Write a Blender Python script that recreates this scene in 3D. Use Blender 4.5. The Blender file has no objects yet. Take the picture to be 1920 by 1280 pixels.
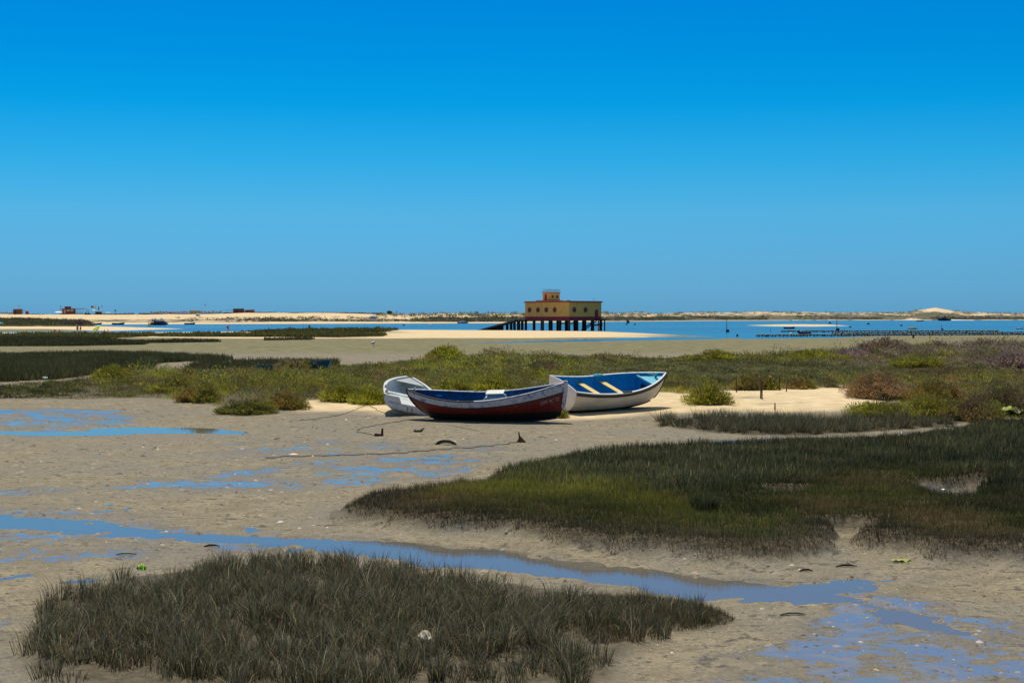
import bpy, math, random
import numpy as np
from mathutils import Matrix, Vector

# ------------------------------------------------------------------ camera, sky, sun, exposure
F = 2800.0; CAMH = 4.1; PITCH = math.atan(46/2800)
scn = bpy.context.scene
COL = scn.collection
cam_d = bpy.data.cameras.new("camera"); cam = bpy.data.objects.new("camera", cam_d); COL.objects.link(cam)
cam_d.sensor_width = 36.0; cam_d.lens = 36.0*F/1920; cam_d.clip_start = 0.1; cam_d.clip_end = 40000
cam.location = (0, 0, CAMH); cam.rotation_euler = (math.pi/2 - PITCH, 0, 0)
scn.camera = cam
SUN_EL = 68.0; SUN_AZ = -18.0      # azimuth from +Y towards +X
world = bpy.data.worlds.new("World"); scn.world = world; world.use_nodes = True
wn = world.node_tree; wn.nodes.clear()
sky = wn.nodes.new('ShaderNodeTexSky'); sky.sky_type = 'NISHITA'; sky.sun_disc = False
sky.sun_elevation = math.radians(SUN_EL); sky.sun_rotation = math.radians(SUN_AZ)
sky.air_density = 1.0; sky.dust_density = 0.3; sky.ozone_density = 4.0; sky.altitude = 0
tc = wn.nodes.new('ShaderNodeTexCoord'); sp = wn.nodes.new('ShaderNodeSeparateXYZ')
wn.links.new(tc.outputs['Generated'], sp.inputs[0])
tint = wn.nodes.new('ShaderNodeValToRGB'); wn.links.new(sp.outputs['Z'], tint.inputs['Fac'])
SKY_TINT = [(0.0, (.184, .565, 1.22)), (.034, (.192, .586, 1.09)), (.069, (.176, .665, 1.045)), (.104, (.067, .679, 1.05)), (.139, (.006, .64, 1.05)), (.173, (.0, .59, 1.03)), (.21, (.0, .555, 1.03)), (.25, (.85, .92, .92)), (.32, (1.25, 1.12, .95)), (.6, (.80, .80, .76))]
cr = tint.color_ramp
while len(cr.elements) < len(SKY_TINT): cr.elements.new(0.5)
for e, (p, c) in zip(cr.elements, SKY_TINT): e.position = p; e.color = (*c, 1)
mul = wn.nodes.new('ShaderNodeMix'); mul.data_type = 'RGBA'; mul.blend_type = 'MULTIPLY'; mul.inputs[0].default_value = 1
wn.links.new(sky.outputs[0], mul.inputs[6]); wn.links.new(tint.outputs[0], mul.inputs[7])
bg = wn.nodes.new('ShaderNodeBackground'); bg.inputs[1].default_value = 0.10
wo = wn.nodes.new('ShaderNodeOutputWorld')
wn.links.new(mul.outputs[2], bg.inputs[0]); wn.links.new(bg.outputs[0], wo.inputs[0])
sl = bpy.data.lights.new("sun", 'SUN'); sl.energy = 4.2; sl.angle = math.radians(0.53); sl.color = (1.0, 0.91, 0.76)
so = bpy.data.objects.new("sun", sl); COL.objects.link(so)
_az, _el = math.radians(SUN_AZ), math.radians(SUN_EL)
SUNV = Vector((math.sin(_az)*math.cos(_el), math.cos(_az)*math.cos(_el), math.sin(_el)))
so.rotation_euler = SUNV.to_track_quat('Z', 'Y').to_euler(); so.location = (0, 0, 60)
scn.view_settings.view_transform = 'Standard'; scn.view_settings.look = 'None'
scn.view_settings.exposure = 0.0; scn.view_settings.gamma = 1.0

rng = np.random.default_rng(7); random.seed(7)

# ------------------------------------------------------------------ small maths helpers
_tab = np.random.default_rng(3).random(65536)
def _h(ix, iy, seed):
    return _tab[(ix*73856093 ^ iy*19349663 ^ (seed*83492791)) & 65535]
def vnoise(x, y, seed=0):
    x = np.asarray(x, float); y = np.asarray(y, float)
    ix = np.floor(x).astype(np.int64); iy = np.floor(y).astype(np.int64); fx = x-ix; fy = y-iy
    fx = fx*fx*(3-2*fx); fy = fy*fy*(3-2*fy)
    a = _h(ix, iy, seed); b = _h(ix+1, iy, seed); c = _h(ix, iy+1, seed); d = _h(ix+1, iy+1, seed)
    return (a*(1-fx)+b*fx)*(1-fy)+(c*(1-fx)+d*fx)*fy
def fbm(x, y, sc, octv=4, seed=0):
    s = 0; a = 1; t = 0; x = np.asarray(x)/sc; y = np.asarray(y)/sc
    for i in range(octv):
        s = s+a*(vnoise(x*1.0+i*17.3, y*1.0-i*9.1, seed+i)*2-1); t += a; a *= .5; x = x*2.03; y = y*2.03
    return s/t
def ss(t):
    t = np.clip(t, 0, 1); return t*t*(3-2*t)
def g0(px, py, z=0.0):
    """photo pixel -> point on the level z"""
    c, s = math.cos(PITCH), math.sin(PITCH)
    a = (np.asarray(px, float)-960)/F; b = (640-np.asarray(py, float))/F
    dy = c+b*s; dz = -s+b*c; t = (z-CAMH)/dz
    return a*t, dy*t
Dy = lambda py: g0(960, py)[1]

# ------------------------------------------------------------------ the lie of the land
XK = np.array([-900, 0, 200, 400, 500, 600, 700, 960, 1130, 1240, 1400, 1560, 1640, 1750, 1920, 2600.])
DC = np.array([372, 374, 378, 385, 402, 412, 424, 432, 412, 352, 275, 292, 318, 330, 332, 350.])
ZC = np.array([.16, .16, .20, .22, .40, .46, .52, .22, .12, .05, .02, .03, .03, .04, .05, .05])
XS = np.array([-900, 100, 300, 480, 700, 960, 1060, 1140, 1300, 1560, 1920, 2600.])
YS = np.array([608.6, 608.6, 607.6, 607.2, 606.4, 605.8, 603.8, 602.9, 601.5, 600.4, 600.0, 600.])
XC = np.array([-900, 0, 60, 200, 300, 450, 600, 700, 760, 800, 900, 960, 1150, 1270, 1400, 1560, 1640, 1700, 1722, 1742, 1754, 1768, 1786, 1815, 1920, 2600.])
YC = np.array([590, 590, 590, 589.2, 589, 588.3, 588.6, 589, 590.5, 590, 588.5, 588.5, 588.5, 587.2, 586.2, 586.5, 586, 586.5, 582, 578.5, 576.5, 579, 583, 586, 587, 588.])
SPIT = g0([-900, 0, 120, 230, 345, 300, 200, 60, -900], [621.6, 621.6, 621.2, 619.6, 616.3, 614.8, 612.8, 609.5, 609.])
BAR = g0([1398, 1450, 1530, 1595, 1550, 1460], [609.8, 611.6, 612.0, 610.6, 608.2, 608.])
def sdf(x, y, poly):
    """signed distance, positive inside (metres)"""
    px, py = poly; n = len(px); d = np.full(x.shape, 1e18); ins = np.zeros(x.shape, bool)
    for i in range(n):
        ax, ay, bx, by = px[i], py[i], px[(i+1) % n], py[(i+1) % n]
        ex, ey = bx-ax, by-ay; wx, wy = x-ax, y-ay
        t = np.clip((wx*ex+wy*ey)/(ex*ex+ey*ey+1e-12), 0, 1)
        d = np.minimum(d, (wx-ex*t)**2+(wy-ey*t)**2)
        c = ((ay > y) != (by > y)); 
        with np.errstate(divide='ignore', invalid='ignore'):
            ins ^= c & (x < ex*(y-ay)/(ey if ey != 0 else 1e-12)+ax)
    return np.where(ins, 1, -1)*np.sqrt(d)
def bsdf(x, y, poly, m):
    """sdf only near the polygon, -m elsewhere"""
    px, py = poly; o = np.full(x.shape, -float(m))
    k = (x > px.min()-m) & (x < px.max()+m) & (y > py.min()-m) & (y < py.max()+m)
    if k.any(): o[k] = np.maximum(sdf(x[k], y[k], poly), -m)
    return o
def Hmac(x, y):
    x = np.asarray(x, float); y = np.maximum(np.asarray(y, float), 1.0); px = 960+F*x/y
    z = .015+.42*ss((y-56)/16)-.315*ss((y-132)/38)
    dc = np.interp(px, XK, DC); zc = np.interp(px, XK, ZC)
    t = np.clip((y-175)/(dc-175), 0, 1); z = z+(zc-.12)*t**2
    z = np.where(y > dc, zc-(y-dc)*.05, z); z = np.maximum(z, -1.2)
    far = y > 380
    if far.any():
        X = x[far]; Y = y[far]; P = px[far]; Z = z[far]
        k = sdf(X, Y, SPIT); Z = np.maximum(Z, np.clip(k*.035, -1.2, .55))
        hump = np.clip(1-np.abs((Y-690)/115), 0, 1)*ss((200-P)/60)
        Z = Z+2.1*ss(hump*1.5)*(k > -8)
        k = sdf(X, Y, BAR); Z = np.maximum(Z, np.clip(k*.012, -1.2, .22))
        ds = 1./np.interp(P, XS, 1./Dy(YS)); crd = ds*1.16+40; yc = np.interp(P, XC, YC)
        zcr = CAMH+(594-yc)*crd/F
        b = np.clip((Y-ds)*.022, -1.2, 1.1); dn = ss((Y-ds-45)/(crd-ds-45))
        hill = fbm(X, Y, 46, 4, 11)*(1.3+1.2*ss((P-760)/300))*dn*(1-.4*ss((Y-crd)/60))
        c = b+(zcr-1.1)*dn+hill
        c = c-(zcr+3)*ss((Y-crd-90)/500)
        Z = np.maximum(Z, np.where(Y > ds, c, -1.2))
        z = z.copy(); z[far] = Z
    return z
def at(px, py):
    """photo pixel -> point on the land"""
    px = np.atleast_1d(np.asarray(px, float)); py = np.atleast_1d(np.asarray(py, float)); z = np.zeros(px.shape)+.05
    for _ in range(40):
        x, y = g0(px, py, z); z = .5*z+.5*np.clip(Hmac(x, y), 0, 3)
    return x, y
def P(*pts):
    a = np.array(pts, float); return at(a[:, 0], a[:, 1])
def line_d(x, y, pl, w):
    """distance to a polyline minus width; only computed close by"""
    px, py = pl; m = w.max()+6; o = np.full(x.shape, 6.0)
    k = (x > px.min()-m) & (x < px.max()+m) & (y > py.min()-m) & (y < py.max()+m)
    X = x[k]; Y = y[k]; d = np.full(X.shape, 6.0)
    for i in range(len(px)-1):
        ex, ey = px[i+1]-px[i], py[i+1]-py[i]; t = np.clip(((X-px[i])*ex+(Y-py[i])*ey)/(ex*ex+ey*ey+1e-9), 0, 1)
        q = np.hypot(X-px[i]-ex*t, Y-py[i]-ey*t)-(w[i]*(1-t)+w[i+1]*t); d = np.minimum(d, q)
    o[k] = d; return o

# grass beds and other ground zones (outlines read off the photograph, laid on the land)
BED1 = P((60,1262),(38,1200),(66,1160),(100,1122),(185,1102),(250,1082),(400,1068),(480,1058),(545,1055),(640,1062),(760,1078),(860,1085),(1000,1103),(1130,1122),(1250,1130),(1340,1150),(1390,1163),(1330,1178),(1265,1180),(1215,1200),(1160,1240),(1130,1275),(1000,1310),(700,1330),(400,1320),(150,1292))
BED2 = P((640,975),(700,958),(790,938),(900,925),(925,908),(1000,888),(1080,874),(1150,862),(1300,856),(1450,850),(1600,845),(1700,840),(1760,828),(1830,812),(1920,806),(2150,800),(2300,1060),(1920,1058),(1850,1052),(1760,1056),(1700,1044),(1620,1030),(1578,1018),(1562,1044),(1480,1058),(1400,1058),(1320,1050),(1200,1042),(1080,1035),(1000,1020),(900,1003),(800,998),(735,990),(680,980))
HOLE = [P((1698,916),(1760,918),(1850,914),(1842,932),(1815,955),(1770,950),(1735,934)), P((1535,1002),(1600,998),(1625,1008),(1585,1020),(1560,1024),(1545,1012)), P((1330,940),(1400,936),(1485,940),(1480,950),(1400,946)), P((1690,968),(1770,966),(1765,974),(1700,975))]
BED3 = P((1228,798),(1235,785),(1270,786),(1330,782),(1420,782),(1500,788),(1600,788),(1720,786),(1800,790),(1770,802),(1700,806),(1600,812),(1500,818),(1400,816),(1300,808))
BEDF = [P((-400,668),(0,668),(200,665),(345,668),(360,671),(430,673),(425,677),(350,678),(292,681),(290,692),(200,693),(0,694),(-400,694)),
        P((-400,698),(60,697),(200,695),(190,703),(100,712),(0,716),(-400,720)),
        P((338,690),(400,681),(520,680),(640,682),(640,690),(420,694))]
BEDG = [P((-500,638),(0,634),(110,632),(200,636),(270,643),(270,646),(130,649),(-500,650)), P((200,640.5),(330,638.5),(410,639),(414,641),(300,643),(200,643)), P((492,636),(585,635),(586,637),(500,638))]
COAST = [P((-500,632),(0,629),(90,626.5),(150,627),(235,626.5),(300,630),(200,634),(60,634),(-500,638)), P((240,629),(330,627),(440,627),(560,625),(640,625),(700,627),(722,630),(640,632.5),(440,631.5),(300,631)), P((470,622),(560,621),(640,620.5),(700,618.5),(760,617.5),(770,618.6),(720,622),(700,627),(560,626),(480,626))]
SCRUB = P((-500,738),(-100,742),(0,747),(120,748),(250,748),(380,748),(420,768),(480,766),(555,752),(640,748),(720,752),(840,748),(1000,744),(1100,740),(1250,735),(1275,738),(1380,730),(1470,730),(1545,727),(1600,730),(1700,738),(1640,752),(1600,760),(1640,776),(1780,784),(1850,784),(1960,784),(2400,790),(2600,650),(1960,649),(1700,658),(1600,664),(1450,668),(1250,674),(1080,672),(900,672),(800,676),(700,684),(640,690),(400,695),(200,702),(120,715),(0,722),(-500,725))
SAND = P((540,752),(640,745),(840,740),(1100,738),(1250,730),(1400,720),(1560,718),(1720,728),(1660,748),(1620,768),(1500,772),(1350,772),(1200,778),(1060,788),(900,786),(700,774),(600,770),(520,762))
SPITS = P((690,634),(740,620),(700,616.9),(960,618.6),(1130,621),(1250,627),(1200,631),(1000,633),(850,633))
BEACHL = P((-600,634),(-600,621),(200,622),(420,621),(500,618),(640,617.5),(700,619),(740,634),(600,634),(420,634),(200,632))
STREAM = (P((-250,965),(0,972),(200,992),(350,1003),(500,1012),(640,1020),(760,1032),(900,1047),(1050,1066),(1200,1084),(1330,1098),(1480,1112),(1600,1128),(1700,1150),(1800,1185)), np.array([.5,.55,.5,.42,.42,.62,.8,.7,.7,.72,.72,.5,.2,.05,.0]))
BRANCH = (P((1500,1110),(1580,1092),(1640,1072)), np.array([.4,.2,.05]))
RIVUL = (P((1190,842),(1300,835),(1420,829),(1550,824),(1650,821),(1740,818)), np.array([.3,.45,.8,1.0,.6,.2]))
POOL = (P((-100,810),(60,811),(200,811),(250,805),(330,806),(420,810)), np.array([.4,.5,.7,1.2,1.2,.4]))
POOLS = [(P((292,691),(340,691)), np.array([1.6,1.6])), (P((880,642.5),(960,641),(1060,638.5),(1130,637),(1220,635),(1290,632)), np.array([2.5,4,6,8,10,10.])), (P((490,650),(518,650)), np.array([1.5,1.5])), (P((688,654),(697,654)), np.array([1.2,1.2])), (P((1700,929),(1760,938),(1810,944)), np.array([.3,.5,.3]))]
WET = [(P((1720,920),(1840,918),(1835,940),(1800,950),(1760,944)), .85), (P((-200,940),(100,950),(350,970),(500,1000),(620,1035),(300,1050),(60,1060),(-200,1080)), .62), (P((-200,925),(200,905),(420,880),(620,862),(830,852),(960,856),(900,895),(700,915),(420,918),(0,928)), .66), (P((-200,768),(100,765),(260,775),(220,800),(0,800),(-200,805)), .74), (P((1400,1120),(1600,1085),(1700,1110),(1920,1180),(2100,1230),(2100,1400),(1330,1400),(1400,1250),(1440,1180)), .80), (P((-200,1110),(10,1120),(18,1180),(10,1260),(30,1400),(-200,1400)), .72), (P((340,850),(420,828),(620,822),(900,832),(1000,845),(760,862),(560,858)), .50), (P((1190,845),(1250,825),(1450,818),(1760,806),(1800,812),(1640,830),(1400,842)), .5), (P((0,800),(150,796),(220,806),(100,818),(-100,818)), .62)]

def terrain(x, y):
    """height and ground-zone masks at world points"""
    z = Hmac(x, y); near = y < 70
    n1 = fbm(x, y, 2.6, 5, 20); n2 = fbm(x, y, .55, 3, 31)
    z = z+np.where(y < 170, n1*.020+n2*.013, 0)*ss((200-y)/60)
    z = z+np.where((y > 75) & (y < 165), n1*.07, 0)
    m = {}
    def bed(poly, amp, edge, up, rough):
        s = bsdf(x, y, poly, 5)+fbm(x, y, 1.1, 4, 41)*amp
        t = ss(s/edge+.5); return t, up*t*(1+rough*n2)
    b1, h1 = bed(BED1, .30, .5, .05, .8)
    b2, h2 = bed(BED2, .40, .45, .12, .35); h2 = h2+.20*ss((bsdf(x, y, BED2, 4)+.55+fbm(x, y, 1.1, 4, 41)*.4)/.9)
    hl = np.zeros(x.shape)
    for hpoly in HOLE: hl = np.maximum(hl, ss((bsdf(x, y, hpoly, 4)+fbm(x, y, .8, 4, 7)*.75)/.5+.5))
    b2 = b2*(1-hl); h2 = h2*(1-hl)
    b3, h3 = bed(BED3, .5, .6, .03, .5)
    z = z+h1+h2+h3
    st = np.minimum(line_d(x, y, *STREAM), line_d(x, y, *BRANCH))+fbm(x, y, 1.5, 5, 51)*.62+fbm(x, y, .35, 3, 54)*.22
    rv = line_d(x, y, *RIVUL)+fbm(x, y, 1.6, 4, 52)*.5
    po = line_d(x, y, *POOL)+fbm(x, y, 1.8, 4, 53)*.5
    carve = .075*ss(.5-st/.8)+.09*ss(.5-rv/1.0)+.10*ss(.5-po/1.2)
    for i, pl in enumerate(POOLS): carve = carve+(.2 if i else .62)*ss(.5-(line_d(x, y, *pl)+fbm(x, y, 6 if i in (1,) else 2, 3, 60+i)*(3 if i == 1 else .6))/2.0)
    z = z-carve+fbm(x, y, .7, 4, 55)*.085*ss(1.1-st/.6)*(y < 60)
    sb = bsdf(x, y, BED2, 3); z = z+.05*n2*ss(1-np.abs(sb)/.8)
    scr = ss((bsdf(x, y, SCRUB, 6)+fbm(x, y, 3, 4, 70)*1.2)/.9+.5)
    sand = ss((bsdf(x, y, SAND, 6)+fbm(x, y, 3, 4, 71)*1.0)/2.0+.5)*(1-.75*ss(fbm(x, y, 1.4, 4, 72)*1.6-.35))
    sand = np.maximum(sand, ss((bsdf(x, y, SPITS, 40)+fbm(x, y, 14, 3, 73)*8)/14+.5))
    sand = np.maximum(sand, ss((bsdf(x, y, BEACHL, 40)+fbm(x, y, 14, 3, 74)*8)/14+.5))
    sand = np.where(y > 440, 1.0, sand)
    alg = ss((y-140)/40)*(1-sand)
    wet = np.zeros(x.shape)
    for pl, v in WET: wet = np.maximum(wet, v*ss((bsdf(x, y, pl, 4)+fbm(x, y, 2.2, 4, 81)*1.1)/1.6+.5))
    wet = wet*(1-b1)*(1-b2)*(1-b3)*(1-scr)
    wet = np.maximum(wet, .45*ss(.9-st/1.2)*(1-b2)*(1-b1))
    wet = np.maximum(wet, .4*ss(1-(z-.0)/.12)*(y > 240)*(y < 440))
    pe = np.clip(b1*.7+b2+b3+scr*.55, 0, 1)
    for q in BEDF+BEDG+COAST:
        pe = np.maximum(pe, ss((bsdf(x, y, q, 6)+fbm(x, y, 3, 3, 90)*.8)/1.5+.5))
    # far scrub: cover grows away from the beach
    px = 960+F*x/y; ds = 1./np.interp(px, XS, 1./Dy(YS)); crd = ds*1.16+40
    u = np.clip((y-ds)/(crd-ds), 0, 1.5); rs = ss((px-1090)/70); fv = np.where(y > 500, ss((u-.16+.11*rs)/.12)*.62, 0)
    right = ss((px-780)/120)
    band = ss((u-.14+.11*rs)/.06)*ss((.62-u)/.12)
    fv = np.where(y > 500, fv*(.45+.38*right)+band*(.68*right+.28), 0)
    fv = np.where((y < 820) & (y > 500), ss((230-px)/80)*ss((y-552)/20)*1.0, fv)
    # the bare bright dune and blow-outs
    fv = fv*(1-.6*ss(1-np.abs((px-1757)/34))*ss((u-.55)/.2))*(1-.8*ss(1-np.abs(px-1710)/42)*ss((.5-u)/.2))
    wet = wet*ss((z-.001)/.008)
    return z, sand, alg, wet, pe, fv

# ------------------------------------------------------------------ mesh and material helpers
def npmesh(name, V, T=None, Q=None, mat=None, cols=None, smooth=False, extra=None):
    V = np.asarray(V, np.float32); me = bpy.data.meshes.new(name)
    parts = []; ls = []
    if Q is not None and len(Q): parts.append(np.asarray(Q, np.int32).ravel()); ls.append(np.full(len(Q), 4))
    if T is not None and len(T): parts.append(np.asarray(T, np.int32).ravel()); ls.append(np.full(len(T), 3))
    loops = np.concatenate(parts); ls = np.concatenate(ls).astype(np.int32)
    me.vertices.add(len(V)); me.vertices.foreach_set('co', V.ravel())
    me.loops.add(len(loops)); me.loops.foreach_set('vertex_index', loops)
    me.polygons.add(len(ls)); st = np.zeros(len(ls), np.int32); st[1:] = np.cumsum(ls)[:-1]
    me.polygons.foreach_set('loop_start', st)
    try: me.polygons.foreach_set('loop_total', ls)
    except Exception: pass
    if smooth: me.polygons.foreach_set('use_smooth', np.ones(len(ls), bool))
    for nm, c in [('Col', cols)]+list((extra or {}).items()):
        if c is None: continue
        a = me.color_attributes.new(nm, 'FLOAT_COLOR', 'POINT'); c = np.asarray(c, np.float32)
        if c.shape[1] == 3: c = np.concatenate([c, np.ones((len(c), 1), np.float32)], 1)
        a.data.foreach_set('color', c.ravel())
    me.update(calc_edges=True)
    if mat: me.materials.append(mat)
    return me
def link(name, me, parent=None):
    o = bpy.data.objects.new(name, me); COL.objects.link(o)
    if parent: o.parent = parent
    return o
def tag(o, label=None, cat=None, group=None, kind=None):
    if label: o['label'] = label
    if cat: o['category'] = cat
    if group: o['group'] = group
    if kind: o['kind'] = kind
    return o
def thing(name, label, cat, loc=(0, 0, 0), rz=0, group=None):
    o = bpy.data.objects.new(name, None); COL.objects.link(o); o.empty_display_size = .3
    o.location = tuple(float(v) for v in loc); o.rotation_euler = (0, 0, rz); return tag(o, label, cat, group)
def copy_tree(o, parent=None):
    c = o.copy(); COL.objects.link(c)
    if parent: c.parent = parent
    for ch in list(o.children): copy_tree(ch, c)
    return c
def place(o, loc, rz=0, label=None, sc=None):
    o.location = tuple(float(v) for v in loc); o.rotation_euler = (0, 0, rz)
    if label: o['label'] = label
    if sc: o.scale = sc
    return o
class MB:
    def __init__(s): s.v = []; s.f = []
    def add(s, V, Fc):
        n = len(s.v); s.v += [tuple(map(float, p)) for p in V]; s.f += [tuple(i+n for i in f) for f in Fc]; return s
    def box(s, c, d, rz=0, ry=0, taper=1.0):
        x, y, z = [k/2 for k in d]; R = Matrix.Rotation(rz, 3, 'Z') @ Matrix.Rotation(ry, 3, 'Y'); V = []
        for k in (-1, 1):
            t = taper if k > 0 else 1
            for a, b in ((-1, -1), (1, -1), (1, 1), (-1, 1)): V.append(R @ Vector((a*x*t, b*y*t, k*z))+Vector(c))
        return s.add(V, [(3, 2, 1, 0), (4, 5, 6, 7), (0, 1, 5, 4), (1, 2, 6, 5), (2, 3, 7, 6), (3, 0, 4, 7)])
    def tube(s, pts, r, n=8, cap=True):
        pts = [Vector(p) for p in pts]; R = r if isinstance(r, (list, tuple)) else [r]*len(pts); V = []; Fc = []
        for i, p in enumerate(pts):
            d = (pts[min(i+1, len(pts)-1)]-pts[max(i-1, 0)]).normalized()
            a = d.cross(Vector((0, 0, 1))); a = a.normalized() if a.length > .05 else d.cross(Vector((0, 1, 0))).normalized(); b = d.cross(a)
            for k in range(n): t = 2*math.pi*k/n; V.append(p+(a*math.cos(t)+b*math.sin(t))*R[i])
        for i in range(len(pts)-1):
            for k in range(n): Fc.append((i*n+k, i*n+(k+1) % n, (i+1)*n+(k+1) % n, (i+1)*n+k))
        if cap: Fc += [tuple(range(n))[::-1], tuple(range((len(pts)-1)*n, len(pts)*n))]
        return s.add(V, Fc)
    def lathe(s, prof, n=12, c=(0, 0, 0), sx=1, sy=1):
        V = []; Fc = []
        for r, z in prof:
            for k in range(n): t = 2*math.pi*k/n; V.append((c[0]+r*math.cos(t)*sx, c[1]+r*math.sin(t)*sy, c[2]+z))
        for i in range(len(prof)-1):
            for k in range(n): Fc.append((i*n+k, i*n+(k+1) % n, (i+1)*n+(k+1) % n, (i+1)*n+k))
        Fc += [tuple(range(n))[::-1], tuple(range((len(prof)-1)*n, len(prof)*n))]
        return s.add(V, Fc)
    def grid(s, G, close=False):
        G = np.asarray(G); a, b = G.shape[:2]; Fc = []
        for i in range(a-1):
            for j in range(b-1 if not close else b): Fc.append((i*b+j, i*b+(j+1) % b, (i+1)*b+(j+1) % b, (i+1)*b+j))
        return s.add(G.reshape(-1, 3), Fc)
    def build(s, name, mat, parent=None, smooth=False, bevel=0):
        me = bpy.data.meshes.new(name); me.from_pydata(s.v, [], s.f); me.update()
        if mat: me.materials.append(mat)
        if smooth: me.polygons.foreach_set('use_smooth', [True]*len(me.polygons))
        o = link(name, me, parent)
        if bevel:
            m = o.modifiers.new('bevel', 'BEVEL'); m.width = bevel; m.segments = 2; m.limit_method = 'ANGLE'
        return o

def nmat(name):
    m = bpy.data.materials.new(name); m.use_nodes = True; nt = m.node_tree; nt.nodes.clear()
    out = nt.nodes.new('ShaderNodeOutputMaterial'); return m, nt, out
class NT:
    def __init__(s, nt): s.nt = nt
    def n(s, t, **k):
        o = s.nt.nodes.new(t)
        for a, v in k.items(): setattr(o, a, v)
        return o
    def l(s, a, b): s.nt.links.new(a, b)
    def noise(s, vec, scale, detail=4, rough=.55):
        o = s.n('ShaderNodeTexNoise'); o.inputs['Scale'].default_value = scale; o.inputs['Detail'].default_value = detail; o.inputs['Roughness'].default_value = rough
        if vec is not None: s.l(vec, o.inputs['Vector'])
        return o.outputs['Fac']
    def val(s, x, sock):
        if hasattr(x, 'is_output'): s.l(x, sock)
        elif isinstance(x, tuple): sock.default_value = (*x, 1) if len(x) == 3 else x
        else: sock.default_value = x
    def m(s, op, a, b=0.0, c=None, clamp=False):
        o = s.n('ShaderNodeMath', operation=op); o.use_clamp = clamp; s.val(a, o.inputs[0]); s.val(b, o.inputs[1])
        if c is not None: s.val(c, o.inputs[2])
        return o.outputs[0]
    def ramp(s, x, lo, hi, a=0.0, b=1.0):
        o = s.n('ShaderNodeMapRange'); o.interpolation_type = 'SMOOTHSTEP'
        s.val(x, o.inputs[0]); s.val(lo, o.inputs[1]); s.val(hi, o.inputs[2]); s.val(a, o.inputs[3]); s.val(b, o.inputs[4]); return o.outputs[0]
    def mix(s, f, a, b, mode='MIX'):
        o = s.n('ShaderNodeMix'); o.data_type = 'RGBA'; o.blend_type = mode; s.val(f, o.inputs[0]); s.val(a, o.inputs[6]); s.val(b, o.inputs[7]); return o.outputs[2]
    def bump(s, h, strength=.3, dist=.02):
        o = s.n('ShaderNodeBump'); s.val(strength, o.inputs['Strength']); o.inputs['Distance'].default_value = dist; s.l(h, o.inputs['Height']); return o.outputs[0]
    def princ(s, out, col, rough=.7, ior=1.45, normal=None, spec=None, metal=0.0):
        o = s.n('ShaderNodeBsdfPrincipled'); s.val(col, o.inputs['Base Color']); s.val(rough, o.inputs['Roughness']); s.val(ior, o.inputs['IOR']); s.val(metal, o.inputs['Metallic'])
        if spec is not None: s.val(spec, o.inputs['Specular IOR Level'])
        if normal is not None: s.l(normal, o.inputs['Normal'])
        s.l(o.outputs[0], out.inputs[0]); return o
def paint(name, col, col2=None, scale=6, rough=.5, amt=(.45, .62), bump=.15, dirt=None, dscale=2.0, spec=.4):
    """painted / weathered surface: base colour, a second colour where worn, optional dirt"""
    m, nt, out = nmat(name); N = NT(nt); tcn = N.n('ShaderNodeTexCoord').outputs['Object']
    c = col
    if col2 is not None: c = N.mix(N.ramp(N.noise(tcn, scale, 7, .65), *amt), col, col2)
    else: c = N.mix(N.ramp(N.noise(tcn, scale, 5), .3, .7), tuple(k*.86 for k in col), tuple(min(1, k*1.1) for k in col))
    if dirt is not None: c = N.mix(N.ramp(N.noise(tcn, dscale, 6, .7), .48, .78, 0, .8), c, dirt)
    N.princ(out, c, rough, spec=spec, normal=N.bump(N.noise(tcn, scale*5, 4), bump, .01)); return m
def foliage_mat(name, trans=.32):
    m, nt, out = nmat(name); N = NT(nt); a = N.n('ShaderNodeVertexColor', layer_name='Col').outputs[0]
    d = N.n('ShaderNodeBsdfPrincipled'); N.l(a, d.inputs['Base Color']); d.inputs['Roughness'].default_value = .6; d.inputs['Specular IOR Level'].default_value = .25
    t = N.n('ShaderNodeBsdfTranslucent'); N.l(a, t.inputs[0]); mx = N.n('ShaderNodeMixShader'); mx.inputs[0].default_value = trans
    N.l(d.outputs[0], mx.inputs[1]); N.l(t.outputs[0], mx.inputs[2]); N.l(mx.outputs[0], out.inputs[0]); return m

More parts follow.
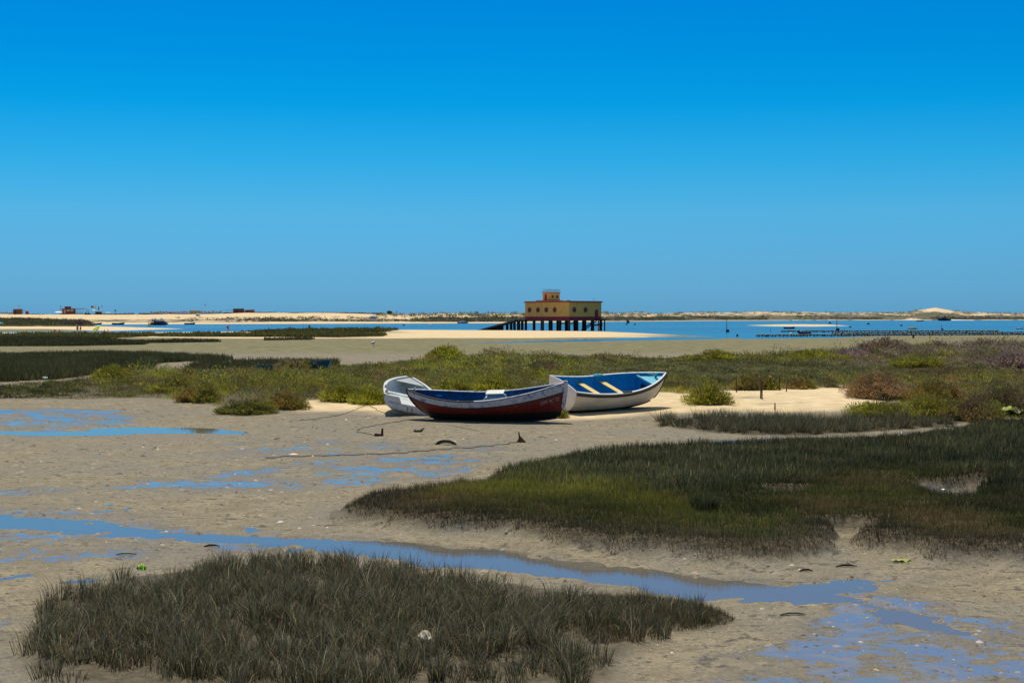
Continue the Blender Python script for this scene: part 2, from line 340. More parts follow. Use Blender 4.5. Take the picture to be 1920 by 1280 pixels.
# ------------------------------------------------------------------ ground material
def ground_material():
    m, nt, out = nmat('mud_and_sand'); N = NT(nt)
    pos = N.n('ShaderNodeNewGeometry').outputs['Position']
    za = N.n('ShaderNodeVertexColor', layer_name='Zone'); zb = N.n('ShaderNodeVertexColor', layer_name='Cover')
    s1 = N.n('ShaderNodeSeparateColor'); N.l(za.outputs[0], s1.inputs[0]); s2 = N.n('ShaderNodeSeparateColor'); N.l(zb.outputs[0], s2.inputs[0])
    sand, alg, wet = s1.outputs; peat, fveg, _ = s2.outputs
    nb = N.noise(pos, .22, 5, .6); nm = N.noise(pos, 1.1, 7, .65); nf = N.noise(pos, 9, 6, .7); ng = N.noise(pos, 38, 3, .7)
    mud = N.mix(N.ramp(nm, .3, .7), (.19, .163, .105), (.34, .29, .19))
    mud = N.mix(N.ramp(nb, .40, .60, 0, .8), mud, (.225, .205, .165))
    mud = N.mix(N.ramp(nf, .50, .66, 0, .75), mud, (.12, .102, .072)); mud = N.mix(N.ramp(N.noise(pos, 21, 5, .75), .53, .64, 0, .7), mud, (.42, .37, .26)); mud = N.mix(N.ramp(ng, .60, .72, 0, .8), mud, (.50, .45, .34))
    mud = N.mix(N.ramp(N.noise(pos, 30, 4, .8), .63, .68, 0, .9), mud, (.035, .028, .02)); mud = N.mix(N.m('MULTIPLY', N.ramp(N.noise(pos, 3.2, 6, .75), .50, .62), N.ramp(nm, .42, .58)), mud, (.10, .088, .068))
    sc = N.mix(N.ramp(nm, .3, .72), (.60, .455, .255), (.78, .64, .40)); sc = N.mix(N.ramp(nf, .55, .8, 0, .4), sc, (.40, .30, .18))
    al = N.mix(N.ramp(N.noise(pos, .5, 8, .75), .35, .65), (.13, .125, .06), (.27, .24, .13)); al = N.mix(N.ramp(N.noise(pos, 1.6, 5, .8), .52, .7, 0, .75), al, (.12, .11, .055))
    c = N.mix(alg, mud, al); c = N.mix(sand, c, sc)
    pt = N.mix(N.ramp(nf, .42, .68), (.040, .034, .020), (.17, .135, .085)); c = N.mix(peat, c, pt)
    # scattered scrub colour on the far dunes
    vn = N.noise(pos, .05, 8, .72); thr = N.m('SUBTRACT', 1.02, fveg); 
    cov = N.ramp(N.m('SUBTRACT', N.m('ADD', N.m('MULTIPLY', vn, 1.6), -.3), thr), -.07, .07)
    cov = N.m('MULTIPLY', cov, N.ramp(fveg, .02, .2))
    vc = N.mix(N.ramp(N.noise(pos, .021, 4, .6), .4, .6), (.10, .115, .055), (.17, .135, .12)); c = N.mix(cov, c, vc)
    # wet film: puddles where the mud is soaked
    wn_ = N.m('ADD', N.m('MULTIPLY', N.noise(pos, .62, 6, .62), .52), N.m('MULTIPLY', N.noise(pos, 2.9, 7, .72), .48)); th = N.m('SUBTRACT', .69, N.m('MULTIPLY', wet, .255))
    film = N.ramp(N.m('ADD', N.m('SUBTRACT', wn_, th), N.m('MULTIPLY', N.m('SUBTRACT', N.noise(pos, 13, 5, .8), .5), .11)), -.012, .018); film = N.m('MULTIPLY', film, N.ramp(wet, .12, .3))
    damp = N.m('MULTIPLY', N.ramp(N.m('SUBTRACT', wn_, th), -.16, .0), N.ramp(wet, .12, .3))
    c = N.mix(N.m('MULTIPLY', damp, .45), c, (.115, .10, .08)); c = N.mix(N.m('MULTIPLY', film, .8), c, (.19, .18, .185))
    rough = N.m('SUBTRACT', N.m('SUBTRACT', .92, N.m('MULTIPLY', damp, .42)), N.m('MULTIPLY', film, .48), clamp=True)
    rough = N.m('MAXIMUM', N.m('SUBTRACT', rough, N.m('MULTIPLY', film, .2)), .10)
    hgt = N.m('ADD', N.m('MULTIPLY', nf, 1.0), N.m('ADD', N.m('MULTIPLY', ng, .25), N.m('MULTIPLY', nm, .8)))
    bs = N.m('SUBTRACT', 1.0, film)
    p = N.princ(out, c, rough, normal=N.bump(hgt, N.m('MULTIPLY', bs, .75), .05)); N.val(N.m('ADD', 1.4, N.m('MULTIPLY', film, .35)), p.inputs['IOR'])
    N.val(N.m('ADD', .2, N.m('MULTIPLY', film, .8)), p.inputs['Specular IOR Level'])
    return m
def water_material(name, base, base2, rough, bump, scale):
    m, nt, out = nmat(name); N = NT(nt); pos = N.n('ShaderNodeNewGeometry').outputs['Position']
    big = N.noise(pos, .0045, 4, .6); c = N.mix(N.ramp(big, .38, .6), base, base2)
    h = N.m('ADD', N.noise(pos, scale, 4, .6), N.m('MULTIPLY', N.noise(pos, scale*.22, 3), 1.5))
    st = N.ramp(N.noise(pos, .011, 4, .6), .4, .62, bump*.35, bump)
    N.princ(out, c, rough, 1.333, normal=N.bump(h, st, .35 if bump > .5 else .08)); return m

# ------------------------------------------------------------------ setting: ground, sea, pools
def build_ground():
    D = [6.5]
    while D[-1] < 9500: D.append(D[-1]*(1.0042 if D[-1] < 1700 else 1.014))
    D = np.array(D); u = np.concatenate([[-3, -1.5, -.8], np.linspace(-.47, .47, 780), [.8, 1.5, 3]])
    Y, U = np.meshgrid(D, u, indexing='ij'); X = Y*U; X = X.ravel(); Y = Y.ravel()
    z, sand, alg, wet, pe, fv = terrain(X, Y)
    a, b = len(D), len(u); i = np.arange((a-1)*(b-1)); r = i//(b-1)*b+i % (b-1)
    Q = np.stack([r, r+1, r+b+1, r+b], 1)
    me = npmesh('ground', np.stack([X, Y, z], 1), Q=Q, mat=ground_material(), smooth=True, extra={'Zone': np.stack([sand, alg, wet], 1), 'Cover': np.stack([pe, fv, 0*fv], 1)})
    tag(link('ground', me), kind='structure')
build_ground()
def flat(name, pts, z, mat):
    me = bpy.data.meshes.new(name); me.from_pydata([(x, y, z) for x, y in pts], [], [tuple(range(len(pts)))]); me.materials.append(mat)
    return tag(link(name, me), kind='structure')
flat('sea', [(-9000, 225), (9000, 225), (30000, 30000), (-30000, 30000)], 0.0, water_material('sea_water', (.0, .045, .11), (.005, .09, .16), .16, 1.0, .55))
flat('tidal_pool_water', [(-700, 5), (700, 5), (700, 225), (-700, 225)], 0.0, water_material('pool_water', (.14, .13, .11), (.17, .15, .12), .035, .05, 2.5))

def H(x, y):
    z = terrain(np.atleast_1d(np.asarray(x, float)), np.atleast_1d(np.asarray(y, float)))[0]; return z if np.ndim(x) else float(z[0])
def spot(px, py):
    """ground point under a photo pixel (near land)"""
    x, y = at(px, py); return float(x[0]), float(y[0]), H(float(x[0]), float(y[0]))
def gp(px, D, dz=0.0):
    """point on the land (or the water if higher) at distance D in the direction of photo column px"""
    x = (px-960)/F*D; return (x, D, max(H(x, D), 0.0)+dz)
def pz(py, D): return CAMH+(594-py)*D/F

# ------------------------------------------------------------------ grass and scrub
FOL = foliage_mat('marsh_foliage', .42)
def scatter(poly, per_m2, lod=40.0, noise=None, pw=1.0):
    """random points in a world polygon; sparser with distance"""
    px, py = poly; x0, x1, y0, y1 = px.min(), px.max(), py.min(), py.max()
    x0 = max(x0, -.42*y1-4); x1 = min(x1, .42*y1+4)
    n = int((x1-x0)*(y1-y0)*per_m2); x = rng.uniform(x0, x1, n); y = rng.uniform(y0, y1, n)
    k = np.abs(x) < .40*y+3; k &= rng.random(n) < np.clip((lod/y), 0, 1)**pw
    x = x[k]; y = y[k]; s = sdf(x, y, poly)+(noise(x, y) if noise is not None else 0); k = s > 0
    return x[k], y[k], s[k]
def blades(x, y, z, h, w, lean, col, tip=None, seg=2, splay=None):
    """tapered leaf blades; one (seg 1) or two segments each"""
    n = len(x); a = rng.uniform(0, 2*np.pi, n); dx, dy = np.cos(a), np.sin(a)
    if splay is None: sx, sy = np.cos(b := rng.uniform(0, 2*np.pi, n)), np.sin(b)
    else: sx, sy = splay
    w2 = w*.5; B1 = np.stack([x-dx*w2, y-dy*w2, z-.01], 1); B2 = np.stack([x+dx*w2, y+dy*w2, z-.01], 1)
    tipc = col if tip is None else tip
    T = np.stack([x+sx*lean*h, y+sy*lean*h, z+h*np.sqrt(np.clip(1-lean*lean*.8, .1, 1))], 1)
    if seg == 1:
        V = np.stack([B1, B2, T], 1).reshape(-1, 3); i = np.arange(n)*3
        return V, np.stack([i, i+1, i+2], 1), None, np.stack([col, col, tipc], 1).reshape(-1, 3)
    mz = z+h*.55; mx = x+sx*lean*h*.32; my = y+sy*lean*h*.32
    M1 = np.stack([mx-dx*w2*.8, my-dy*w2*.8, mz], 1); M2 = np.stack([mx+dx*w2*.8, my+dy*w2*.8, mz], 1)
    V = np.stack([B1, B2, M2, M1, T], 1).reshape(-1, 3); i = np.arange(n)*5; mc = col*.5+tipc*.5
    return V, np.stack([i+3, i+2, i+4], 1), np.stack([i, i+1, i+2, i+3], 1), np.stack([col, col, mc, mc, tipc], 1).reshape(-1, 3)
def lerp(a, b, t): t = np.asarray(t)[..., None]; return np.asarray(a)*(1-t)+np.asarray(b)*t
def jit(c, s=.22):
    k = 1+rng.normal(0, s, (len(c), 1)); return np.clip(c*k*(1+rng.normal(0, s*.28, c.shape)), .004, .9)
def pick(n, cols, wts):
    i = rng.choice(len(cols), n, p=np.array(wts)/sum(wts)); return np.array(cols)[i]
def merge(parts):
    V = []; T = []; Q = []; C = []; o = 0
    for v, t, q, c in parts:
        V.append(v); C.append(c)
        if t is not None: T.append(t+o)
        if q is not None: Q.append(q+o)
        o += len(v)
    return np.concatenate(V), (np.concatenate(T) if T else None), (np.concatenate(Q) if Q else None), np.concatenate(C)
def stuff(name, data, label, cat):
    v, t, q, c = data; o = link(name, npmesh(name, v, t, q, FOL, c)); return tag(o, label, cat, kind='stuff')

GREY = [(.115, .105, .060), (.090, .088, .045), (.155, .14, .080), (.27, .235, .14), (.42, .35, .21)]
def tussocks(poly, dens, nb, hh, ww, rad, lod, noise, wts, seg=2, thin=None, label='', cat='marsh grass', green=None, fill=0):
    cx, cy, s = scatter(poly, dens, 1e9, noise)
    if thin is not None: k = rng.random(len(cx)) < thin(cx, cy, s); cx, cy, s = cx[k], cy[k], s[k]
    m = np.maximum((nb*np.clip(lod/cy, .15, 1)*rng.uniform(.5, 1.4, len(cx))).astype(int), 3)
    idx = np.repeat(np.arange(len(cx)), m); n = len(idx); r = rad*rng.uniform(.6, 1.3, len(cx))[idx]*np.sqrt(rng.random(n)); a = rng.uniform(0, 2*np.pi, n)
    x = cx[idx]+r*np.cos(a); y = cy[idx]+r*np.sin(a); z = H(x, y)
    lean = np.clip(.18+r/rad*.5+rng.normal(0, .16, n), 0, .9); hs = rng.uniform(.48, 1.25, len(cx))[idx]
    hfield = 1+.25*fbm(x, y, 1.8, 3, 99)
    h = hh*hs*hfield*rng.uniform(.45, 1.1, n); w = ww*rng.uniform(.7, 1.3, n)*np.clip(y/lod, 1, 5)
    b = a+rng.normal(0, .7, n)
    c = pick(n, GREY, wts)
    if green is not None:
        g, gc = green(x, y); c = lerp(c, gc, g) if np.ndim(gc) == 1 else c*(1-g[:, None])+gc*g[:, None]
    c = jit(c, .34); return blades(x, y, z, h, w, lean, c*.5, np.clip(c*1.45, 0, .9), seg, (np.cos(b), np.sin(b)))  # blade feet darkened, tips lightened: shade and highlights put into the colour

# foreground bed: tall grey-green cordgrass in separate tufts
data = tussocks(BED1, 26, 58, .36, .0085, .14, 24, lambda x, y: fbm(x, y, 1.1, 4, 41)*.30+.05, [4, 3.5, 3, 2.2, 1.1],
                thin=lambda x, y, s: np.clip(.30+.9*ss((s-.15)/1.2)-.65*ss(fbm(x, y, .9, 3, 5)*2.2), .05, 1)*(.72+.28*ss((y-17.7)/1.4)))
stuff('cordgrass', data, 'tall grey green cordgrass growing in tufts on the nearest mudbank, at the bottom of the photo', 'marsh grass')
# low matted edge at the right end of the foreground bed
MAT = P((1060,1150),(1090,1116),(1250,1128),(1340,1146),(1392,1163),(1330,1180),(1262,1184),(1190,1200),(1120,1215))
x, y, s = scatter(MAT, 2600, 1e9, lambda x, y: fbm(x, y, 1.1, 4, 41)*.25); z = H(x, y); n = len(x); c = jit(pick(n, [(.13, .105, .055), (.105, .10, .045), (.25, .20, .12)], [4, 3, 1.2]), .3)
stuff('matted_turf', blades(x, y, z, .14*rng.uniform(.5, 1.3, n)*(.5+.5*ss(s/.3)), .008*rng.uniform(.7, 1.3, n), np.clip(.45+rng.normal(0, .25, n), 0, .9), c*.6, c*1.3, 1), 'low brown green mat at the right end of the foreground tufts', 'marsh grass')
# middle bed: dark tall part behind, short olive turf in front, bright at the tip
def in2(x, y):
    h = -1e9*np.ones(x.shape)
    for q in HOLE: h = np.maximum(h, sdf(x, y, q)+fbm(x, y, .8, 4, 7)*.75)
    return np.minimum(fbm(x, y, 1.1, 4, 41)*.40+fbm(x, y, .35, 3, 43)*.30+.06, np.where(h > -.1, -9, 9))
TALL = P((915,912),(930,902),(1000,884),(1100,862),(1300,848),(1600,838),(1760,822),(1850,800),(2300,790),(2300,985),(1860,985),(1800,965),(1700,905),(1560,925),(1450,938),(1300,948),(1180,935),(1060,925),(980,915))
def zones2(x, y):
    t = ss((sdf(x, y, TALL)+fbm(x, y, 2.6, 4, 17)*2.4)/2.6+.5); return t
x, y, s = scatter(BED2, 900, 30, in2, .75)
tl = zones2(x, y); k = rng.random(len(x)) < .55+.45*(1-tl); x, y, s, tl = x[k], y[k], s[k], tl[k]
z = H(x, y); n = len(x); pxl = 960+F*x/y
tuft = fbm(x, y, .5, 3, 19)
h = (.15+.07*tuft)*(1-tl)+(.24+.13*tuft)*tl; h = h*(.55+.45*ss(s/.5))*rng.uniform(.5, 1.25, n)
fr = fbm(x, y, 2.0, 4, 23); olive = lerp((.105, .115, .026), (.175, .135, .050), ss(fr*1.6+.5)); bright = lerp((.24, .225, .022), (.15, .17, .022), ss(fr+.5))
tipz = np.clip(.85*ss((1400-pxl)/300)*ss((sdf(x, y, TALL)+6)/4.5)*ss((pxl-560)/160)*ss((s-.2)/1.2), 0, 1)
c = lerp(olive, (.13, .10, .068), .75*ss((1.5-s)/1.3)*(1-tl)*ss((y < 47)*1.0)) if True else olive
c = c*(1-tipz[:, None])+bright*tipz[:, None]
dk = pick(n, GREY, [5, 5, 2.5, 1.2, .35]); dk = dk*np.array((.80, .86, .68)); c = c*(1-tl[:, None])+dk*tl[:, None]; c = c*np.clip(1+.9*fbm(x, y, 1.6, 4, 27)[:, None]*np.array((1.1, .9, .8))+.5*fbm(x, y, 5, 2, 28)[:, None], .4, 2.0); c = jit(c, .36)
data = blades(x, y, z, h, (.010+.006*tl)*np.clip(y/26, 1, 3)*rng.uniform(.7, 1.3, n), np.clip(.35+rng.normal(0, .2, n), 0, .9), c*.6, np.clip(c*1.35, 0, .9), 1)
stuff('marsh_turf', data, 'wide bed of dark marsh grass and short olive turf filling the right middle ground behind the stream', 'marsh grass')
# strip behind the rivulet on the right
data = tussocks(BED3, 7, 70, .50, .010, .17, 30, lambda x, y: fbm(x, y, 1.1, 4, 41)*.4+.1, [5, 5, 2.5, 1, .3], seg=1, thin=lambda x, y, s: .35+.65*ss(s/1.0), green=lambda x, y: (.8*ss(fbm(x, y, 3, 3, 8)*1.5+.2)*ss((y-57)/3), (.095, .115, .03)))
stuff('cordgrass_strip', data, 'narrow strip of upright dark tufts between the sand and the muddy rivulet on the right', 'marsh grass')
# darker beds far left and along the distant shore
def farbed(polys, dens, hh, ww, cols, nz=.8, hv=.4, off=0.0):
    ps = []
    for q in polys:
        x, y, s = scatter(q, dens, 120, lambda x, y: fbm(x, y, 3 if nz < 4 else 9, 3, 90)*nz+off, .8); z = H(x, y); n = len(x)
        cl = fbm(x, y, 2.5, 3, 33); h = hh*(1+hv*cl)*rng.uniform(.5, 1.15, n); c = jit(lerp(cols[0], cols[1], ss(cl+.5)), .25)
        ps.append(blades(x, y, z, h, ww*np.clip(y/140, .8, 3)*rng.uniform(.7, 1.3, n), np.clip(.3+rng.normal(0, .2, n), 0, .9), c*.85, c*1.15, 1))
    return merge(ps)
stuff('dark_marsh_bed', farbed(BEDF, 60, .55, .085, ((.050, .056, .020), (.115, .11, .045))), 'flat topped dark green marsh beds beyond the mud on the far left', 'marsh grass')
stuff('shore_turf', farbed(BEDG, 16, .45, .15, ((.055, .062, .02), (.085, .085, .035))), 'low olive turf on the mudflat before the bathing beach', 'marsh grass')
stuff('shore_scrub', farbed(COAST[:2], 16, .55, .20, ((.06, .07, .018), (.17, .15, .04)), 3.0, 1.4), 'dark green scrub along the sandy edge of the channel on the left', 'shore scrub')

stuff('crest_scrub', farbed(COAST[2:], 16, .55, .20, ((.06, .07, .018), (.15, .14, .035)), 9.0, 1.4, -3.5), 'broken patches of green scrub on the pale sand crest left of the spit', 'shore scrub')
# shrubs
YG = (.33, .33, .032); OL = (.25, .235, .045); GG = (.19, .185, .08); RU = (.30, .165, .06); TA = (.34, .25, .14); PU = (.31, .225, .19); BR = (.19, .13, .07); DK = (.09, .10, .03)
def clump(cx, cy, cz, r, h, nl, cols, ls, flat=1.0):
    """leaves for many shrubs at once: arrays of centres; returns blade data"""
    m = np.maximum(nl.astype(int), 6); idx = np.repeat(np.arange(len(cx)), m); n = len(idx)
    a = rng.uniform(0, 2*np.pi, n); q = rng.random(n)**.42; el = np.arcsin(rng.random(n)**.8)
    lob = 1+.28*np.sin(a*3+cx[idx]*7)+.18*np.sin(a*5+cy[idx]*3)+.22*np.sin(el*6+cx[idx]*3); lob = np.minimum(lob, 1.18)
    rr = r[idx]*q*lob*flat; hx = np.cos(el)*np.cos(a); hy = np.cos(el)*np.sin(a); hz = np.sin(el)
    x = cx[idx]+rr*hx; y = cy[idx]+rr*hy; z = cz[idx]+h[idx]*q*lob*hz*.92
    L = ls[idx]*rng.uniform(.5, 1.35, n); sl = np.clip(.15+.75*np.cos(el)+rng.normal(0, .15, n), 0, .95)
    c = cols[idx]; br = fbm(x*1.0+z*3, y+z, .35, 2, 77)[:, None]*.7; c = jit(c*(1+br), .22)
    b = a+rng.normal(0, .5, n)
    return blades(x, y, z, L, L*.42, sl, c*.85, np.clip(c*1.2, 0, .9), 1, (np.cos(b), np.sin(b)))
SHR = [  # photo x, photo y of the foot, radius m, height m, colour a, colour b, label
 (1325,757,1.25,1.15,YG,OL,'rounded yellow green bush standing alone on the sand right of the blue boat'),
 (1638,744,2.0,1.45,RU,TA,'twiggy tan and rust bush at the right end of the clear sand'),
 (1752,752,1.7,1.15,RU,OL,'low reddish green bush between the rust bush and the right edge'),
 (1652,781,1.35,.75,YG,OL,'sprawling bright green shrub at the sand end in front of the rust bush'),
 (1738,786,1.6,1.1,YG,BR,'dense green shrub above the right end of the dark tuft strip'),
 (1822,788,1.6,1.1,OL,BR,'brownish green shrub beside the green litter on the right edge of the mud'),
 (1888,776,1.5,1.5,GG,BR,'tall dull green shrub at the right edge above the green litter'),
 (1408,731,1.1,1.0,OL,BR,'dark olive shrub behind the left rusty stakes'),
 (1440,730,.9,.85,YG,BR,'small yellowish shrub behind the middle rusty stakes'),
 (1500,729,1.0,.55,OL,RU,'low brown green shrub left of the sandy gap behind the stakes'),
 (690,756,1.2,.85,YG,OL,'bright green bush to the left of the white boat'),
 (640,752,1.2,.95,OL,YG,'olive bush left of the bright green bush by the white boat'),
 (540,765,1.3,.8,OL,RU,'green and rust bush at the left end of the sand'),
 (462,776,1.5,.6,DK,OL,'low dark green mat of scrub jutting onto the mud'),
 (380,752,1.3,.95,OL,RU,'olive bush with rusty tips above the bare mud slope on the left'),
 (330,735,1.4,.9,YG,BR,'yellow green bush on the left part of the scrub belt'),
 (215,712,1.4,1.1,YG,OL,'yellow green bush standing out at the left end of the scrub belt'),
 (850,742,1.3,1.0,YG,OL,'bright green bush directly behind the left end of the red boat'),
 (935,738,1.3,.95,YG,OL,'bright green bush directly behind the middle of the red boat'),
 (1048,783,.55,.55,OL,YG,'small green weed between the red boat and the blue boat'),
 (545,699,1.5,1.1,OL,TA,'bush with pale fleshy tips behind the sunken teal boat'),
 (830,676,2.2,1.5,YG,OL,'yellow green bush on the far edge of the scrub above the red boat'),
 (1658,668,3.0,1.9,PU,BR,'purple brown bush standing tallest on the far edge of the scrub at right'),
 (1590,676,3.0,1.1,PU,PU,'pale lilac bush left of the tall purple brown bush'),
 (1760,662,2.6,1.5,PU,BR,'purple tinted bush just right of the tall purple brown bush'),
 (1850,660,3.0,1.6,PU,BR,'broad purple brown bush on the far edge of the scrub near the right edge'),
 (1900,692,2.4,1.5,PU,PU,'lilac bush at the right edge of the photo, halfway up the scrub'),
 (1530,680,2.6,1.3,OL,YG,'green bush left of the lilac bush on the far scrub edge'),
 (1340,678,2.6,1.0,YG,OL,'yellow green bush on the far scrub edge above the lone bush on the sand'),
 (1010,700,2.0,.9,GG,BR,'grey green bush above the right end of the red boat'),
 (1720,690,2.4,1.1,YG,OL,'bright green bush in the middle of the right hand scrub'),
]
STEM = paint('twig_bark', (.13, .095, .065), rough=.85)
for sx_, sy_, r_, h_, ca, cb, lab in SHR:
    X, Y, Z = spot(sx_, sy_); t = thing('shrub', lab, 'shrub', (X, Y, Z))
    k = 9; a = rng.uniform(0, 6.28, k); q = rng.uniform(.15, .62, k)*r_; q[0] = 0
    cx = q*np.cos(a); cy = q*np.sin(a)*.8; rr = rng.uniform(.34, .5, k)*r_; hh = h_*rng.uniform(.6, 1.0, k)*(1-.35*q/r_)
    fc = np.clip(60/Y, .3, 1); nl = (2600*r_*fc*rr/r_*np.clip(r_, .6, 1.6)); cl = lerp(ca, cb, rng.random(k))
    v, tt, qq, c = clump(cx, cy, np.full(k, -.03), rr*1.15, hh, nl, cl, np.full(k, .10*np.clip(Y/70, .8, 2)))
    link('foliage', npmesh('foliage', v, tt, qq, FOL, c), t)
    m = MB()
    for i in range(26):
        aa = random.uniform(0, 6.28); e = random.uniform(.35, .95); p = Vector((math.cos(aa)*r_*e*.8, math.sin(aa)*r_*e*.7, h_*(1.05-.55*e)))
        b0 = Vector((math.cos(aa)*r_*.12, math.sin(aa)*r_*.1, -.05)); mid = (b0+p)*.5+Vector((0, 0, -.06*h_))
        m.tube([b0, mid, p], [.018, .012, .004], 4)
    m.build('stem', STEM, t)
# the scrub belt itself
bad = [spot(a[0], a[1])[:2]+(a[2],) for a in SHR]
boatspots = [(-4.4, 62.4, 2.4), (-1, 58.5, 4), (4.2, 63, 3)]
def notsand(x, y): return fbm(x, y, 3, 4, 70)*1.2-.25
x, y, s = scatter(SCRUB, 1.25, 95, notsand, 1.25)
k = np.ones(len(x), bool)
for bx, by, br_ in bad: k &= np.hypot(x-bx, y-by) > br_*.7
for bx, by, br_ in boatspots: k &= np.hypot(x-bx, y-by) > br_
x, y, s = x[k], y[k], s[k]; z = H(x, y); n = len(x); pxl = 960+F*x/y
f1 = fbm(x, y, 7, 3, 201); f2 = fbm(x, y, 3, 3, 202); edge = ss((y-118)/35); fr = ss((84-y)/10)
r = rng.uniform(.3, .85, n)*np.clip(y/80, 1, 2.2); mid = 1-.45*ss((y-82)/10)*ss((125-y)/15)*ss((pxl-1050)/100)
h = np.minimum(rng.gamma(5, .09, n), .8)*(1+1.3*np.clip(f1, -.4, 1)+.75*edge)*mid*(.45+.55*ss(s/2.5))
ty = rng.random(n); c = lerp(OL, YG, ss(f1*2+.35)); c = lerp(c, GG, .85*(ty < .32)) if False else c
def blend(c, d, t): t = np.clip(t, 0, 1)[:, None]; return c*(1-t)+np.array(d)*t
c = blend(c, GG, (ty < .34)*.9); c = blend(c, RU, ((ty > .80) & (ty < .89))*.75); c = blend(c, BR, (ty > .89)*.85)
c = blend(c, GG, (1-mid)*1.7); c = blend(c, PU, ss((pxl-1430)/260)*ss((y-92)/40)*ss(f2*2+.62)*.85); c = blend(c, RU, ss((pxl-1600)/120)*ss((y-76)/8)*ss((112-y)/12)*ss(-f2*2+.3)*.6)
c = blend(c, DK, ss((330-pxl)/260)*ss((88-y)/8)*.75)
c = c*np.clip(1+rng.normal(0, .32, (n, 1))+.5*f2[:, None], .35, 1.9); h = h*np.where(pxl < 330, .55+.45*ss((y-76)/12), 1)
nl = 190*np.clip(78/y, .25, 1)**1.1*(r/.5)
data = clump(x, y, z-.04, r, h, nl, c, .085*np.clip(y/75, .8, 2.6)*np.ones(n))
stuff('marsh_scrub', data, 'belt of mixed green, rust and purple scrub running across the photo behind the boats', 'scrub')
# dry litter grass under the scrub
x, y, s = scatter(SCRUB, 34, 80, notsand, 1.0); z = H(x, y); n = len(x); c = jit(pick(n, [OL, GG, (.17, .15, .10), BR], [3, 4, 1.3, 1]), .3)
data = blades(x, y, z, rng.uniform(.08, .26, n), .03*np.clip(y/75, 1, 3), np.clip(.4+rng.normal(0, .2, n), 0, .9), c*.8, c*1.1, 1)
stuff('scrub_undergrowth', data, 'low grey green growth filling the gaps between the bushes of the scrub belt', 'ground cover')
# scrub on the distant dunes
def dune_scrub(name, label, n, pxa, pxb, ua, ub, ra, rb, cols, keep=None):
    p = rng.uniform(pxa, pxb, n); ds = 1./np.interp(p, XS, 1./Dy(YS)); crd = ds*1.16+40; u = rng.uniform(ua, ub, n)
    Yv = ds+(crd-ds)*u; Xv = (p-960)/F*Yv
    fn = fbm(Xv, Yv, 40, 3, 301); k = fn+rng.normal(0, .25, n) > -.05
    if keep is not None: k &= keep(p, u)
    Xv, Yv, p = Xv[k], Yv[k], p[k]; Zv = H(Xv, Yv); m = len(Xv); r = rng.uniform(ra, rb, m)
    c = np.array(cols)[rng.integers(0, len(cols), m)]
    return stuff(name, clump(Xv, Yv, Zv-.1, r, r*rng.uniform(.45, .8, m), np.full(m, 16.), c, r*.55), label, 'dune scrub')
nobare = lambda p, u: ~((np.abs(p-1757) < 28) & (u > .6))
dune_scrub('dune_scrub', 'speckled scrub over the long pale dunes across the water on the right', 3000, 700, 1990, .2, 1.05, 1.2, 3.0, [(.19, .20, .09), (.24, .21, .12), (.24, .21, .16), (.13, .15, .07)], nobare)
dune_scrub('dune_thicket', 'dark low thicket at the foot of the distant dunes on the right', 3800, 770, 1990, .10, .5, 1.6, 3.2, [(.11, .13, .06), (.13, .135, .07), (.16, .14, .12)], lambda p, u: ~((p > 1660) & (p < 1745)) & ~((p > 1440) & (p < 1490)) & ((p > 1130) | (u > .17)))
dune_scrub('beach_scrub', 'thin purple and green scrub on the bathing island sand on the left', 2300, 330, 780, .28, .62, .8, 2.0, [(.15, .115, .12), (.11, .115, .06), (.10, .12, .05)], lambda p, u: (rng.random(len(p)) < ss((p-400)/160)*.8+.12))
def spit_scrub():
    n = 2600; p = rng.uniform(-120, 170, n); Yv = rng.uniform(556, 705, n); Xv = (p-960)/F*Yv
    k = fbm(Xv, Yv, 22, 3, 311)+rng.normal(0, .15, n) > -.22; k &= ~((p < 82) & (p > 62) & (Yv < 585)); Xv, Yv, p = Xv[k], Yv[k], p[k]; Zv = H(Xv, Yv); m = len(Xv); r = rng.uniform(.8, 2.0, m)
    c = pick(m, [(.10, .115, .035), (.12, .12, .045), (.13, .10, .09), (.09, .10, .04)], [3, 3, 2, 2])
    stuff('spit_scrub', clump(Xv, Yv, Zv-.1, r, r*.62, np.full(m, 40.), c, r*.33), 'green scrub on the near sand spit at the far left, behind the bathers', 'scrub')
spit_scrub()
for k_, (px_, D_, r_, lab) in enumerate([(150, 575, 3.4, 'purple grey tamarisk bush at the right end of the scrub on the sand spit'), (132, 580, 2.4, 'smaller grey brown bush left of the purple grey tamarisk on the sand spit')]):
    X, Y, Z = gp(px_, D_); t = thing('tamarisk_bush', lab, 'shrub', (X, Y, Z)); kk = 8; a = rng.uniform(0, 6.28, kk); q = rng.uniform(.2, 1, kk)*r_
    v, tt, qq, c = clump(q*np.cos(a), q*np.sin(a)*.6, np.zeros(kk)-.1, np.full(kk, r_*.5), np.full(kk, r_*.72), np.full(kk, 260.), jit(np.tile((.14, .11, .11), (kk, 1))), np.full(kk, .55))
    link('foliage', npmesh('foliage', v, tt, qq, FOL, c), t); m = MB()
    for i in range(8): aa = i*.8; m.tube([(0, 0, -.1), (math.cos(aa)*r_*.5, math.sin(aa)*r_*.4, r_*.5)], [.12, .03], 5)
    m.build('stem', STEM, t)
